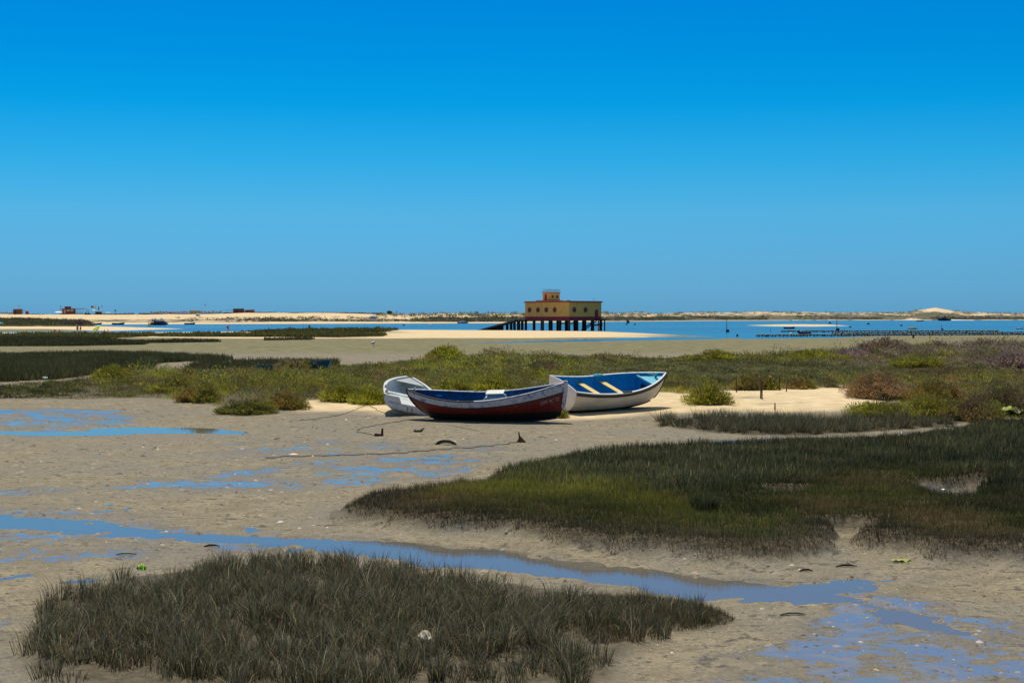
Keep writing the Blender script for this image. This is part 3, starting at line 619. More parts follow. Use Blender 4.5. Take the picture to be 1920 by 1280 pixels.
# one dark tree on the far shore
X, Y, Z = gp(731, 1110); t = thing('umbrella_pine', 'single round dark tree on the skyline left of the yellow building', 'tree', (X, Y, Z)); m = MB()
m.tube([(0, 0, -.2), (.1, 0, 1.2), (.25, 0, 2.4)], [.3, .22, .15], 8)
for i in range(5): m.tube([(.1, 0, 1.1), (math.cos(i*1.3)*1.9, math.sin(i*1.3)*1.5, 2.3)], [.12, .05], 5)
m.build('trunk', STEM, t); kk = 10; a = rng.uniform(0, 6.28, kk); q = rng.uniform(.0, 1, kk)*1.9
v, tt, qq, c = clump(q*np.cos(a), q*np.sin(a), rng.uniform(.5, 1.7, kk), np.full(kk, 1.2), np.full(kk, 1.6), np.full(kk, 320.), np.tile((.045, .065, .025), (kk, 1)), np.full(kk, .5))
link('crown', npmesh('crown', v, tt, qq, FOL, c), t)
# one darker tuft in the middle bed
X, Y, Z = spot(1322, 990); n = 420; a = rng.uniform(0, 6.28, n); q = .22*np.sqrt(rng.random(n)); c = jit(np.tile((.05, .06, .028), (n, 1)))
v, tt, qq, c = blades(q*np.cos(a), q*np.sin(a), np.zeros(n), rng.uniform(.2, .42, n), np.full(n, .012), np.clip(q*3+.1, 0, .9), c*.8, c*1.3, 2, (np.cos(a), np.sin(a)))
o = link('rush_tuft', npmesh('rush_tuft', v, tt, qq, FOL, c)); o.location = (X, Y, Z); tag(o, 'single taller dark rush tuft standing in the short turf of the middle bed', 'grass tuft')

# debris on the mud: clods, shells, weed scraps
def debris():
    n = 26000; y = 14*np.exp(rng.random(n)*1.45); x = rng.uniform(-.37, .37, n)*y
    zz, sd, al, wt, pe, fv = terrain(x, y); sb2 = sdf(x, y, BED2)
    k = (pe < .35) & (rng.random(n) < .30+.35*(fbm(x, y, 3, 3, 401) > 0)+.35*(np.abs(sb2+.4) < .6)+.25*((x > 3) & (y < 24))); x, y, zz = x[k], y[k], zz[k]; m = len(x)
    s = rng.gamma(1.6, .0075, m)+.005; s = np.minimum(s, .07)*np.clip(y/25, .8, 1.6)
    base = np.array([(1, 0, 0), (.3, .9, 0), (-.8, .6, 0), (-.7, -.7, 0), (.4, -.9, 0), (.1, .1, .75)]); J = 1+rng.uniform(-.35, .35, (m, 6, 1))
    a = rng.uniform(0, 6.28, m); ca, sa = np.cos(a), np.sin(a); V = base[None]*J; V = V*np.stack([s*rng.uniform(.8, 2.2, m), s*rng.uniform(.6, 1.2, m), s*rng.uniform(.4, 1.0, m)], 1)[:, None]
    V = np.stack([V[..., 0]*ca[:, None]-V[..., 1]*sa[:, None]+x[:, None], V[..., 0]*sa[:, None]+V[..., 1]*ca[:, None]+y[:, None], V[..., 2]+zz[:, None]-.002], -1)
    i = np.arange(m)[:, None]*6; T = np.concatenate([i+np.array(t) for t in [(0, 1, 5), (1, 2, 5), (2, 3, 5), (3, 4, 5), (4, 0, 5)]])
    c = jit(pick(m, [(.07, .055, .04), (.15, .12, .085), (.30, .25, .18), (.55, .50, .42), (.10, .10, .03)], [5, 5, 3, .35, .5]), .2)
    mt, nt, out = nmat('debris'); N = NT(nt); N.princ(out, N.n('ShaderNodeVertexColor', layer_name='Col').outputs[0], .75)
    tag(link('mud_debris', npmesh('mud_debris', V.reshape(-1, 3), T, None, mt, np.repeat(c, 6, 0))), 'scattered clods, shells and weed scraps on the open mud', 'debris', kind='stuff')
debris()

# ------------------------------------------------------------------ boats
class Hull:
    """lines of a boat: x forward, y port, z up from the keel"""
    def __init__(s, L, B, wt, wb, zm, zb, zt, rake_b=.10, rake_s=.02, rocker=.10, sm=.42, a=2.1, c=1.25, rk_s=None, dk=0.0):
        s.__dict__.update(locals()); s.rk_s = rocker if rk_s is None else rk_s
    def p(s, t, u, side=1, inset=0.0, up=0.0):
        r = max((t-s.sm)/(1-s.sm), 0); q = max((s.sm-t)/s.sm, 0)
        b = s.B/2*(1-(1-s.wb)*r**2.3 if t > s.sm else 1-(1-s.wt)*q**2.2)
        z1 = s.zm+(s.zb-s.zm)*r**1.8 if t > s.sm else s.zm+(s.zt-s.zm)*q**1.8
        z0 = (s.rocker*r**3.2 if t > s.sm else s.rk_s*q**2.6)-s.dk
        x = (t-.5)*s.L-(1-u)**1.6*s.rake_b*s.L*r**3+(1-u)**1.6*s.rake_s*s.L*q**3
        y = max(b-inset, 0)*(1-(1-u)**s.a); z = z0+up+(z1-z0-up)*u**s.c
        return Vector((x, side*y, z))
    def ring(s, t, us, inset=0, up=0):
        return [s.p(t, u, 1, inset, up) for u in us[::-1]]+[s.p(t, u, -1, inset, up) for u in us[1:]]
    def skin(s, t0=0, t1=1, nt=44, nu=12, inset=0.0, up=0.0, u0=0.0, u1=1.0):
        ts = [t0+(t1-t0)*i/(nt-1) for i in range(nt)]; us = [u0+(u1-u0)*i/(nu-1) for i in range(nu)]
        return [s.ring(t, us, inset, up) for t in ts]
    def strake(s, mb, u0, u1, out, side, t0=0.0, t1=1.0, n=44, both=False):
        """a band lying on the outside of the planking"""
        G = []
        for i in range(n):
            t = t0+(t1-t0)*i/(n-1); p0 = s.p(t, u0, side); p1 = s.p(t, u1, side)
            d = (s.p(min(t+.01, 1), u1, side)-s.p(max(t-.01, 0), u1, side)).normalized(); nrm = d.cross(p1-p0).normalized()*(1 if side < 0 else -1)
            if nrm.y*side < 0: nrm = -nrm
            G.append([p0-nrm*.004, p0+nrm*out, p1+nrm*out, p1-nrm*.004])
        mb.grid(G, close=True); mb.f.append(tuple(len(mb.v)-4*n+k for k in range(4))); mb.f.append(tuple(len(mb.v)-4+k for k in range(4))[::-1])
    def cap(s, mb, side, w_in, w_out, th, t0=0.0, t1=1.0, n=48, z=0.0):
        G = []
        for i in range(n):
            t = t0+(t1-t0)*i/(n-1); p = s.p(t, 1, side); q = s.p(t, 1, side, w_in); d = Vector((p.x, p.y+side*w_out, p.z+z)); e = Vector((q.x, q.y, p.z+z))
            G.append([d, d+Vector((0, 0, th)), e+Vector((0, 0, th)), e])
        n0 = len(mb.v); mb.grid(G, close=True); mb.f.append((n0, n0+1, n0+2, n0+3)); k = len(mb.v)-4; mb.f.append((k+3, k+2, k+1, k))
def boat_root(name, label, params, extra_z=0.0):
    yaw, trim, heel, x, y, z = params; o = bpy.data.objects.new(name, None); COL.objects.link(o); o.empty_display_size = .4
    M = Matrix.Rotation(yaw, 4, 'Z') @ Matrix.Rotation(-trim, 4, 'Y') @ Matrix.Rotation(heel, 4, 'X')
    o.matrix_world = Matrix.Translation((x, y, z+extra_z)) @ M; return tag(o, label, 'boat')
def hull_paint(name, top, worn, bottom, zline, rough=.45, amt=(.5, .62), band=.03, ws=5, seams=1.0):
    """topside colour above a waterline height, weathered; bottom colour below"""
    m, nt, out = nmat(name); N = NT(nt); oc = N.n('ShaderNodeTexCoord').outputs['Object']; s = N.n('ShaderNodeSeparateXYZ'); N.l(oc, s.inputs[0])
    mp = N.n('ShaderNodeMapping'); mp.inputs['Scale'].default_value = (.5, 1, 2.2); N.l(oc, mp.inputs[0])
    w = N.ramp(N.noise(mp.outputs[0], ws, 8, .72), *amt); c = N.mix(w, top, worn)
    c = N.mix(N.ramp(N.noise(mp.outputs[0], 1.6, 5, .6), .45, .7, 0, .45), c, tuple(k*.6 for k in top))
    fx = N.m('MULTIPLY', s.outputs[0], s.outputs[0]); seam = N.m('FRACT', N.m('MULTIPLY', N.m('SUBTRACT', s.outputs[2], N.m('MULTIPLY', fx, .028)), 7.5)); c = N.mix(N.ramp(seam, .0, .10, .55*seams, 0), c, tuple(k*.3 for k in top))
    zz = N.m('ADD', s.outputs[2], N.m('MULTIPLY', N.m('SUBTRACT', N.noise(oc, 7, 5, .7), .5), band*4))
    c = N.mix(N.ramp(zz, zline-band, zline+band), bottom, c)
    N.princ(out, c, rough, spec=.35, normal=N.bump(N.noise(mp.outputs[0], 22, 4), .2, .01)); return m
def writing(body, name, size, mat, parent, fmap, thick=.004):
    """letters laid onto a surface: fmap(x, y, lift) -> local point"""
    cu = bpy.data.curves.new(name, 'FONT'); cu.body = body; cu.size = size; cu.extrude = 0; cu.resolution_u = 3
    tmp = bpy.data.objects.new('tmp_'+name, cu); COL.objects.link(tmp); dg = bpy.context.evaluated_depsgraph_get(); dg.update()
    me = bpy.data.meshes.new_from_object(tmp.evaluated_get(dg)); bpy.data.objects.remove(tmp); bpy.data.curves.remove(cu); me.name = name
    for v in me.vertices: v.co = fmap(v.co.x, v.co.y, thick)
    me.materials.clear(); me.materials.append(mat); return link(name, me, parent)

WHITE = paint('boat_white', (.80, .78, .74), (.52, .50, .44), 7, .4, (.56, .72), dirt=(.30, .26, .19), dscale=1.5)
BLUE = paint('boat_blue', (.0, .25, .52), (.0, .18, .42), 5, .45, (.45, .7))
LBLUE = paint('boat_light_blue', (.10, .50, .66), (.25, .62, .72), 6, .45, (.55, .7))
YELL = paint('thwart_yellow', (.80, .60, .20), (.66, .48, .17), 8, .5, (.5, .7))
BLACK = paint('rubber_black', (.028, .026, .028), (.09, .085, .08), 9, .55, (.58, .75))
ROPE = paint('old_rope', (.17, .145, .10), (.26, .22, .15), 14, .9)
RUST = paint('rusty_iron', (.075, .030, .016), (.14, .055, .025), 18, .85, (.4, .65))
DKWOOD = paint('wet_wood', (.045, .034, .026), (.10, .08, .06), 8, .85, (.5, .7))

# --- white boat with bright blue inside
PB = (.579, .0523, .3104, 4.2225, 63.1501, .4165)
hb = Hull(5.42, 2.18, .92, 0.0, .90, 1.19, 1.13, rake_b=.09, rake_s=.03, rocker=.30, rk_s=.10, a=2.2, dk=.21)
bb = boat_root('rowing_boat', 'white wooden boat with bright blue inside and two yellow seats, bow pointing right', PB, .0)
US = [i/13 for i in range(14)]
m = MB().grid(hb.skin(nt=48, nu=14)); tr = hb.ring(0, US); k = len(m.v); m.v += [tuple(p) for p in tr]; m.f.append(tuple(range(k, k+len(tr))))
m.build('hull', hull_paint('white_hull_warm_shade', (.60, .56, .49), (.48, .43, .34), (.018, .016, .016), .12, amt=(.52, .72)), bb, True)  # white hull; shade and warm sand bounce are put into its colour
m = MB(); tn = hb.ring(0.0, US); V = [Vector((p.x-.012, p.y*.995, p.z)) for p in tn]; top = V[0].z; crown = [Vector((V[0].x, V[0].y*(1-2*i/10), top+.10*math.sin(math.pi*i/10)**.7)) for i in range(1, 10)]
loop = V+crown[::-1]; n = len(loop); m.v = [tuple(p) for p in loop]+[tuple(p+Vector((.045, 0, 0))) for p in loop]; m.f = [tuple(range(n)), tuple(range(n, 2*n))[::-1]]+[(i, (i+1) % n, n+(i+1) % n, n+i) for i in range(n)]
m.build('transom', paint('transom_white', (.72, .70, .70), (.60, .58, .56), 6, .5, (.5, .7)), bb)
MB().grid(hb.skin(.008, .985, 44, 12, .035, .06)).build('inner_planking', BLUE, bb, True)
m = MB(); [hb.cap(m, sd_, .055, .022, .028, .0, 1.0) for sd_ in (1, -1)]; m.build('gunwale', paint('gunwale_white', (.80, .84, .86), (.22, .55, .68), 9, .4, (.56, .66)), bb)
m = MB(); [hb.strake(m, .90, .975, .035, sd_) for sd_ in (1, -1)]; m.build('rubbing_strake', BLACK, bb)
m = MB(); m.tube([hb.p(t, 0)-Vector((0, 0, .03)) for t in [i/20 for i in range(20)]], .035, 6); m.build('keel', BLACK, bb)
m = MB(); m.tube([hb.p(1, u)+Vector((.015, 0, 0)) for u in US], [.03]*13+[.045], 8); m.build('stem_post', BLACK, bb)
m = MB()   # side benches / risers along the inner planking
for sd_ in (1, -1):
    G = []
    for i in range(30):
        t = .02+.80*i/29; a_ = hb.p(t, .52, sd_, .035, .06); b_ = a_-Vector((0, sd_*.035, 0)); G.append([a_, b_, b_-Vector((0, 0, .07)), a_-Vector((0, 0, .07))])
    m.grid(G, close=True)
m.build('seat_riser', LBLUE if False else BLUE, bb)
for t in (.14, .3, .45, .6, .74):
    m = MB(); w = .022
    G = [[hb.p(t-w/hb.L, u, sd_*1, .038+k_*.03, .06) for k_ in (0, 1)]+[hb.p(t+w/hb.L, u, sd_, .038+k_*.03, .06) for k_ in (1, 0)] for sd_ in (1,) for u in [.05+.9*i/9 for i in range(10)]]
    m.grid(G, close=True); G = [[hb.p(t-w/hb.L, u, -1, .038+k_*.03, .06) for k_ in (0, 1)]+[hb.p(t+w/hb.L, u, -1, .038+k_*.03, .06) for k_ in (1, 0)] for u in [.05+.9*i/9 for i in range(10)]]
    m.grid(G, close=True); m.build('frame', BLUE, bb)
for t in (.295, .505):
    zt_ = hb.p(t, .80, 1, .035, .06); y_ = hb.p(t, .80, 1, .05, .06).y
    m = MB().box((zt_.x, 0, zt_.z+.02), (.26, 2*y_, .035)); m.build('thwart', YELL, bb, bevel=.006)
m = MB()   # foredeck
G = []
for i in range(16):
    t = .80+.185*i/15; p = hb.p(t, .93, 1, .05); G.append([Vector((p.x, y_, p.z)) for y_ in [p.y*(1-2*j/8) for j in range(9)]])
m.grid(G); m.build('foredeck', LBLUE, bb)
p = hb.p(.80, .93, 1, .05); m = MB().box((p.x-.012, 0, p.z+.01), (.05, 2*p.y, .07)); m.build('deck_beam', paint('beam_pale', (.45, .72, .80)), bb)
rg = hb.ring(.80, [.02+.9*i/11 for i in range(12)], .045, .05); m = MB(); m.v = [tuple(q) for q in rg]+[tuple(q+Vector((-.02, 0, 0))) for q in rg]; n = len(rg); m.f = [tuple(range(n)), tuple(range(n, 2*n))[::-1]]+[(i, (i+1) % n, n+(i+1) % n, n+i) for i in range(n)]
bk = m.build('bulkhead', BLUE, bb); zc_ = p.z-.36
MB().box((p.x-.045, -.08, zc_), (.02, .50, .34)).build('locker_opening_shade', paint('painted_opening_shade', (.012, .02, .03)), bk)  # solid near-black slab; the shade inside the opening is painted
m = MB().lathe([(.035, 0), (.035, .16), (.06, .18), (.06, .22), (.03, .24)], 12, (hb.p(.90, .93).x, 0, hb.p(.90, .93).z)); bl = m.build('bollard', LBLUE, bb, True)
bx_ = hb.p(.90, .93); m = MB().tube([(bx_.x+.05*math.cos(i*.9), .05*math.sin(i*.9), bx_.z+.03+.004*i) for i in range(22)]+[tuple(hb.p(.86, 1, 1))], .013, 5)
m.build('painter_rope', paint('teal_rope', (.10, .36, .38)), bl)
for sd_ in (1, -1):
    q = hb.p(.475, 1, sd_); MB().box((q.x, q.y-sd_*.03, q.z+.045), (.46, .10, .05), taper=.92).build('rowlock_block', LBLUE if sd_ > 0 else BLACK, bb, bevel=.008)
    MB().tube([(q.x, q.y-sd_*.03, q.z+.06), (q.x, q.y-sd_*.03, q.z+.17)], .012, 6).build('thole_pin', DKWOOD, bb)

# --- red boat, pointed both ends
PR = (-.2665, .0082, .1518, -1.002, 58.4737, .2135)
hr = Hull(6.46, 1.94, 0.0, 0.0, .76, 1.35, 1.05, rake_b=.045, rake_s=.13, rocker=.18, rk_s=.26, a=2.1, dk=.17)
rb = boat_root('fishing_boat', 'long weathered red boat with blue inside and chipped white rail, lying in the middle', PR, .0)
RED = hull_paint('red_hull', (.17, .014, .010), (.25, .095, .07), (.022, .018, .013), .24, amt=(.52, .70), band=.035, ws=8)
MB().grid(hr.skin(nt=60, nu=14)).build('hull', RED, rb, True)
MB().grid(hr.skin(.012, .985, 50, 12, .035, .07)).build('inner_planking', paint('old_blue', (.0, .075, .22), (.01, .04, .12), 6, .6, (.45, .65), dirt=(.03, .04, .05), dscale=3), rb, True)
CHIP = paint('chipped_white_rail', (.50, .49, .52), (.14, .18, .30), 5, .6, (.50, .66), dirt=(.2, .17, .14), dscale=4)
m = MB(); [hr.strake(m, .80, .985, .022, sd_) for sd_ in (1, -1)]; m.build('sheer_strake', CHIP, rb)
m = MB(); [hr.strake(m, .765, .80, .03, sd_) for sd_ in (1, -1)]; m.build('rubbing_strake', paint('tarred_edge', (.03, .025, .028)), rb)
m = MB(); hr.cap(m, 1, .075, .03, .03); hr.cap(m, -1, .075, .03, .03, .47, 1.0); m.build('gunwale', paint('rail_grey_white', (.60, .60, .66), (.11, .15, .28), 6, .6, (.50, .66)), rb)
m = MB(); hr.cap(m, -1, .065, .03, .028, 0, .47); m.build('bare_gunwale', DKWOOD, rb)
m = MB(); m.tube([hr.p(t, 0)-Vector((0, 0, .03)) for t in [.02+i/20*.96 for i in range(21)]], .04, 6); m.build('keel', BLACK, rb)
m = MB(); m.tube([hr.p(0, u)+Vector((-.01, 0, .05*(u > .99))) for u in US], .045, 8); m.build('stern_post', DKWOOD, rb)
m = MB(); G = []
for u in [.35+.65*i/13 for i in range(14)]: q = hr.p(1, u); z_ = .07 if u > .99 else 0; G.append([q+Vector((-.05, .05, z_)), q+Vector((.09, .035, z_)), q+Vector((.09, -.035, z_)), q+Vector((-.05, -.05, z_))])
m.grid(G, close=True); m.f.append(tuple(len(m.v)-4+i for i in range(4))); m.build('stem_post', paint('stem_white', (.58, .56, .58), (.25, .20, .20), 7, .6, (.48, .66)), rb)
for t in (.17, .36, .60, .80):
    m = MB(); w = .025
    for sd_ in (1, -1): m.grid([[hr.p(t-w/hr.L, u, sd_, .038+k_*.035, .07) for k_ in (0, 1)]+[hr.p(t+w/hr.L, u, sd_, .038+k_*.035, .07) for k_ in (1, 0)] for u in [.05+.9*i/9 for i in range(10)]], close=True)
    m.build('frame', paint('frame_blue', (.01, .07, .2)), rb)
for t in (.27, .52):
    q = hr.p(t, .62, 1, .04, .07); MB().box((q.x, 0, q.z), (.22, 2*q.y, .035)).build('thwart', paint('thwart_blue', (.01, .10, .27), (.2, .25, .32), 9, .6, (.55, .68)), rb)
q = hr.p(.335, .62, 1, .04); MB().box((q.x, -.25, q.z+.14), (.05, .05, .34)).build('thwart_post', paint('pale_post', (.45, .55, .60), (.1, .3, .5), 10), rb)
q = hr.p(.17, .85, 1, .07); MB().box((q.x, q.y, q.z), (.30, .02, .07)).build('cyan_patch', paint('cyan_paint', (.02, .42, .66)), rb)
q = hr.p(.05, 1, 1, .02); m = MB().tube([(q.x, 0, q.z-.02), (q.x, 0, q.z+.09), (q.x+.03, 0, q.z+.13)], .035, 8); m.build('mooring_post', paint('grey_white_post', (.55, .53, .50)), rb)
def rmap(u_top, t0, scl=1.0):
    def f(x, y, lift):
        t = t0+x*scl/hr.L; u = u_top-(.11-y)*.95; p = hr.p(min(t, .995), u, -1); e1 = hr.p(min(t+.01, 1), u, -1)-hr.p(t-.01, u, -1); e2 = hr.p(t, u+.02, -1)-p; n_ = e1.cross(e2).normalized(); n_ = n_ if n_.y < 0 else -n_; return p+n_*lift
    return f
LET = paint('faded_letter_white', (.50, .42, .40), (.30, .12, .10), 30, .6, (.48, .58))
writing('DW 9C 72', 'registration_letters', .155, LET, rb, rmap(.70, .862), .006)
# battered white box resting in the red boat
ib = bpy.data.objects.new('engine_box', None); COL.objects.link(ib); ib.matrix_world = rb.matrix_world @ Matrix.Translation((hr.p(.56, .7).x, -.12, .42)) @ Matrix.Rotation(math.radians(9), 4, 'Z') @ Matrix.Rotation(math.radians(4), 4, 'X')
tag(ib, 'pale blue and white wooden box resting inside the red boat', 'box')
PALE = paint('box_pale_blue', (.36, .55, .60), (.14, .30, .38), 7, .5, (.5, .7)); PWH = paint('box_white', (.74, .72, .70), (.5, .5, .48), 8, .5, (.5, .7))
m = MB(); m.v = [(-.62, -.42, 0), (.62, -.42, 0), (.62, .42, 0), (-.62, .42, 0), (-.30, -.28, .42), (.42, -.28, .42), (.42, .28, .42), (-.30, .28, .42)]; m.f = [(0, 1, 5, 4), (1, 2, 6, 5), (2, 3, 7, 6), (3, 0, 4, 7), (4, 5, 6, 7), (3, 2, 1, 0)]; m.build('sloping_sides', PALE, ib, bevel=.01)
MB().box((.06, 0, .50), (.60, .48, .13)).build('raised_hatch', paint('hatch_grey', (.22, .32, .36)), ib, bevel=.01); MB().box((.06, 0, .578), (.70, .56, .03)).build('lid', PWH, ib, bevel=.008)
m = MB(); [m.tube([m_a, m_b], .02, 4) for m_a, m_b in (((-.63, -.43, .02), (-.31, -.29, .43)), ((.63, -.43, .02), (.43, -.29, .43)), ((-.31, -.29, .43), (.43, -.29, .43)))]; m.build('edge_trim', PWH, ib)

# --- white plastic boat, stern towards the camera
PW = (1.6429, .1617, .219, -4.4553, 62.6021, .305)
hw = Hull(4.33, 2.15, .96, .16, .72, .80, .77, rake_b=.10, rake_s=.0, rocker=.34, rk_s=.06, a=2.8, c=1.3, dk=-.04)
wb = boat_root('dinghy', 'white plastic boat with its flat stern to the camera, left of the red boat', PW, .05)
GEL = hull_paint('gelcoat', (.74, .74, .73), (.58, .57, .54), (.20, .165, .095), .27, rough=.3, amt=(.55, .75), band=.05, seams=0.0)
m = MB().grid(hw.skin(nt=44, nu=14)); br_ = hw.ring(1, US); k = len(m.v); m.v += [tuple(p) for p in br_]; m.f.append(tuple(range(k, k+len(br_)))); m.build('hull', GEL, wb, True)
tn = hw.ring(0, US); V = [Vector((p.x-.0, p.y, p.z)) for p in tn]; zt_ = V[0].z; yt = V[0].y
rim = [Vector((V[0].x, y_, z_)) for y_, z_ in ((-yt*.62, zt_), (-yt*.40, zt_), (-yt*.26, zt_-.24), (yt*.30, zt_-.24), (yt*.44, zt_), (yt*.62, zt_))]
# V runs port sheer -> keel -> starboard sheer; close back along the cut-down top edge
loop = V+rim; n = len(loop); m = MB(); m.v = [tuple(p) for p in loop]+[tuple(p+Vector((.05, 0, 0))) for p in loop]; m.f = [tuple(range(n)), tuple(range(n, 2*n))[::-1]]+[(i, (i+1) % n, n+(i+1) % n, n+i) for i in range(n)]
tno = m.build('transom', GEL, wb)
m = MB(); pts = [V[-1]]+rim+[V[0]]
G = []
for q in pts: G.append([q+Vector((-.03, 0, -.03)), q+Vector((-.03, 0, .025)), q+Vector((.08, 0, .025)), q+Vector((.08, 0, -.03))])
m.grid(G, close=True); m.build('transom_cap', paint('gel_white', (.80, .80, .80), (.66, .66, .66), 6, .3, (.55, .75)), tno)
GIN = paint('gel_inside', (.70, .75, .74), (.50, .54, .53), 3, .35, (.50, .72), dirt=(.38, .35, .27), dscale=1.2)
MB().grid(hw.skin(.012, .992, 44, 12, .05, .08)).build('inner_shell', GIN, wb, True)
m = MB(); [hw.cap(m, sd_, .085, .035, .035) for sd_ in (1, -1)]; m.build('gunwale', paint('gel_rim', (.80, .80, .79), (.62, .62, .60), 6, .3, (.55, .75)), wb, bevel=.01)
m = MB(); [hw.strake(m, .91, .96, .035, sd_) for sd_ in (1, -1)]; m.build('rubbing_strake', paint('brown_edge', (.10, .075, .05)), wb)
m = MB(); G = []
for i in range(12):
    t = .80+.197*i/11; q = hw.p(t, .97, 1, .05); G.append([Vector((q.x, q.y*(1-2*j/8), q.z-.005)) for j in range(9)])
m.grid(G); m.build('foredeck', paint('foredeck_grey', (.42, .45, .47)), wb)
q = hw.p(.10, .60, 1, .07, .1); MB().box((q.x+.02, 0, q.z), (.52, 2*q.y, .05)).build('stern_seat', GIN, wb, bevel=.01)
MB().box((hw.p(.02, 1).x+.07, .06*yt, zt_-.48), (.05, yt*.8, .42)).build('motor_well', paint('well_beige', (.62, .60, .53), (.4, .36, .28), 6, .5, (.5, .7)), tno)
q = hw.p(.50, .60, 1, .07, .1); MB().box((q.x, 0, q.z), (.30, 2*q.y, .05)).build('centre_thwart', GIN, wb, bevel=.01)
for sd_ in (1, -1):
    for t in (.07, .33): q = hw.p(t, 1, sd_, .04); MB().lathe([(.03, 0), (.05, .03), (.03, .09), (.045, .12)], 8, (q.x, q.y, q.z+.03)).build('cleat', paint('cleat_grey', (.35, .34, .32)), wb)
NMD = paint('name_dark', (.05, .05, .06))
writing('MARCELO', 'name_letters', .105, NMD, tno, lambda x, y, l: Vector((V[0].x-l-.001, yt*.80-x, zt_-.29+y)), .004); writing('OO', 'number_letters', .105, NMD, tno, lambda x, y, l: Vector((V[0].x-l-.001, yt*.80-.56-x, zt_-.29+y)), .004)
[MB().box((V[0].x-.012, yt*y_, .38), (.02, .03, .13)).build('mounting_plate', DKWOOD, tno) for y_ in (.02, -.16)]

# --- sunken teal boat in the scrub
X, Y, _z = spot(560, 700); a_, b_ = spot(513, 697), spot(607, 694)
hs = Hull(4.9, 1.5, .3, 0, .60, .80, .66, rocker=.1); sb_ = boat_root('derelict_boat', 'old dark teal boat half hidden in the bushes on the left', (.10, .045, -.12, (a_[0]+b_[0])/2, Y+2, _z-.10), 0)
TEAL = paint('teal_paint', (.015, .085, .095), (.06, .05, .04), 6, .6, (.5, .65)); MB().grid(hs.skin(nt=30, nu=8)).build('hull', TEAL, sb_, True)
MB().grid(hs.skin(.03, .96, 26, 8, .03, .06)).build('inner_planking', paint('teal_dark', (.01, .05, .06)), sb_, True)
m = MB(); [hs.cap(m, sd_, .05, .03, .035) for sd_ in (1, -1)]; m.build('gunwale', paint('teal_rail', (.08, .36, .42), (.35, .40, .40), 6, .5, (.5, .65)), sb_)
m = MB(); m.tube([hs.p(1, u)+Vector((0, 0, .12*(u > .99))) for u in US], .05, 6); m.build('stem_post', paint('stem_grey_blue', (.30, .42, .50)), sb_)

# ------------------------------------------------------------------ mooring lines, stakes and litter on the near mud
def ground_line(name, label, pts, r, mat, cat, lift=.012, wob=.05, n=60):
    Q = [spot(*p)[:2] for p in pts]; P_ = []
    L_ = [0]; [L_.append(L_[-1]+math.dist(Q[i], Q[i+1])) for i in range(len(Q)-1)]
    for i in range(n):
        s = L_[-1]*i/(n-1); x = np.interp(s, L_, [q[0] for q in Q])+wob*math.sin(i*1.7+pts[0][0]); y = np.interp(s, L_, [q[1] for q in Q])+wob*2*math.sin(i*.9+pts[0][0]); P_.append((x, y))
    zs = H(np.array([p[0] for p in P_]), np.array([p[1] for p in P_])); m = MB().tube([(p[0], p[1], z+lift) for p, z in zip(P_, zs)], r, 5)
    o = m.build(name, mat, None, True); return tag(o, label, cat)
ground_line('mooring_rope', 'dark rope snaking from under the red boat down to the short left anchor stake', [(812,783),(760,788),(715,795),(676,803),(668,809),(690,813),(715,817)], .017, ROPE, 'rope', n=50)
ground_line('mooring_chain', 'long weedy mooring line crossing the mud to the rusty anchor in the middle', [(500,858),(560,856),(640,853),(740,850),(800,845),(850,841),(900,838),(940,834),(972,829)], .014, ROPE, 'rope', n=80, wob=.08)
ground_line('bow_line', 'dark rope lying across the sand from the white boat to the left', [(722,776),(705,768),(690,758),(676,764),(640,778),(590,786),(560,788)], .012, ROPE, 'rope', n=50)
ground_line('thin_line', 'thin stray line on the sand below the middle of the red boat', [(840,797),(870,803),(900,808)], .008, ROPE, 'rope', n=24)
X, Y, Z = spot(716, 817); t = thing('anchor_stake', 'short dark iron stake at the end of the rope on the left mud', 'stake', (X, Y, Z)); MB().tube([(0, 0, -.1), (.02, 0, .26)], [.05, .035], 8).build('shaft', RUST, t); MB().box((-.1, 0, .03), (.3, .12, .09), ry=.1).build('fluke', RUST, t)
X, Y, Z = spot(975, 829); t = thing('anchor', 'rusty anchor sticking up out of the mud in the middle of the photo', 'anchor', (X, Y, Z)); MB().tube([(.0, 0, -.05), (-.02, 0, .18), (-.04, 0, .34)], [.04, .03, .018], 8).build('shank', RUST, t)
m = MB(); m.v = [(-.14, -.1, 0), (.2, -.1, 0), (.2, .1, 0), (-.1, .1, 0), (.02, 0, .2)]; m.f = [(0, 1, 4), (1, 2, 4), (2, 3, 4), (3, 0, 4), (3, 2, 1, 0)]; m.build('fluke', RUST, t)
X, Y, Z = spot(836, 834); t = thing('buried_tyre', 'half buried dark arch of an old tyre on the mud below the red boat', 'tyre', (X, Y, Z)); MB().tube([(-.34*math.cos(a_), .1*math.sin(a_*2), .17*math.sin(a_)-.04) for a_ in [i*math.pi/14 for i in range(15)]], [.018+.016*math.sin(i*math.pi/14) for i in range(15)], 8).build('tread', DKWOOD, t)
MB().tube([(-.28*math.cos(a_), .12, .12*math.sin(a_)-.04) for a_ in [i*math.pi/14 for i in range(15)]], .035, 6).build('side_wall', paint('muddy_rubber', (.14, .12, .09)), t)
X, Y, Z = spot(785, 810); t = thing('driftwood', 'curved dark scrap of wood on the mud below the red boat', 'driftwood', (X, Y, Z)); MB().tube([(-.18, 0, .06), (-.05, 0, .02), (.08, .02, .04), (.2, .03, .15)], [.03, .06, .05, .015], 6).build('curved_wood', DKWOOD, t)
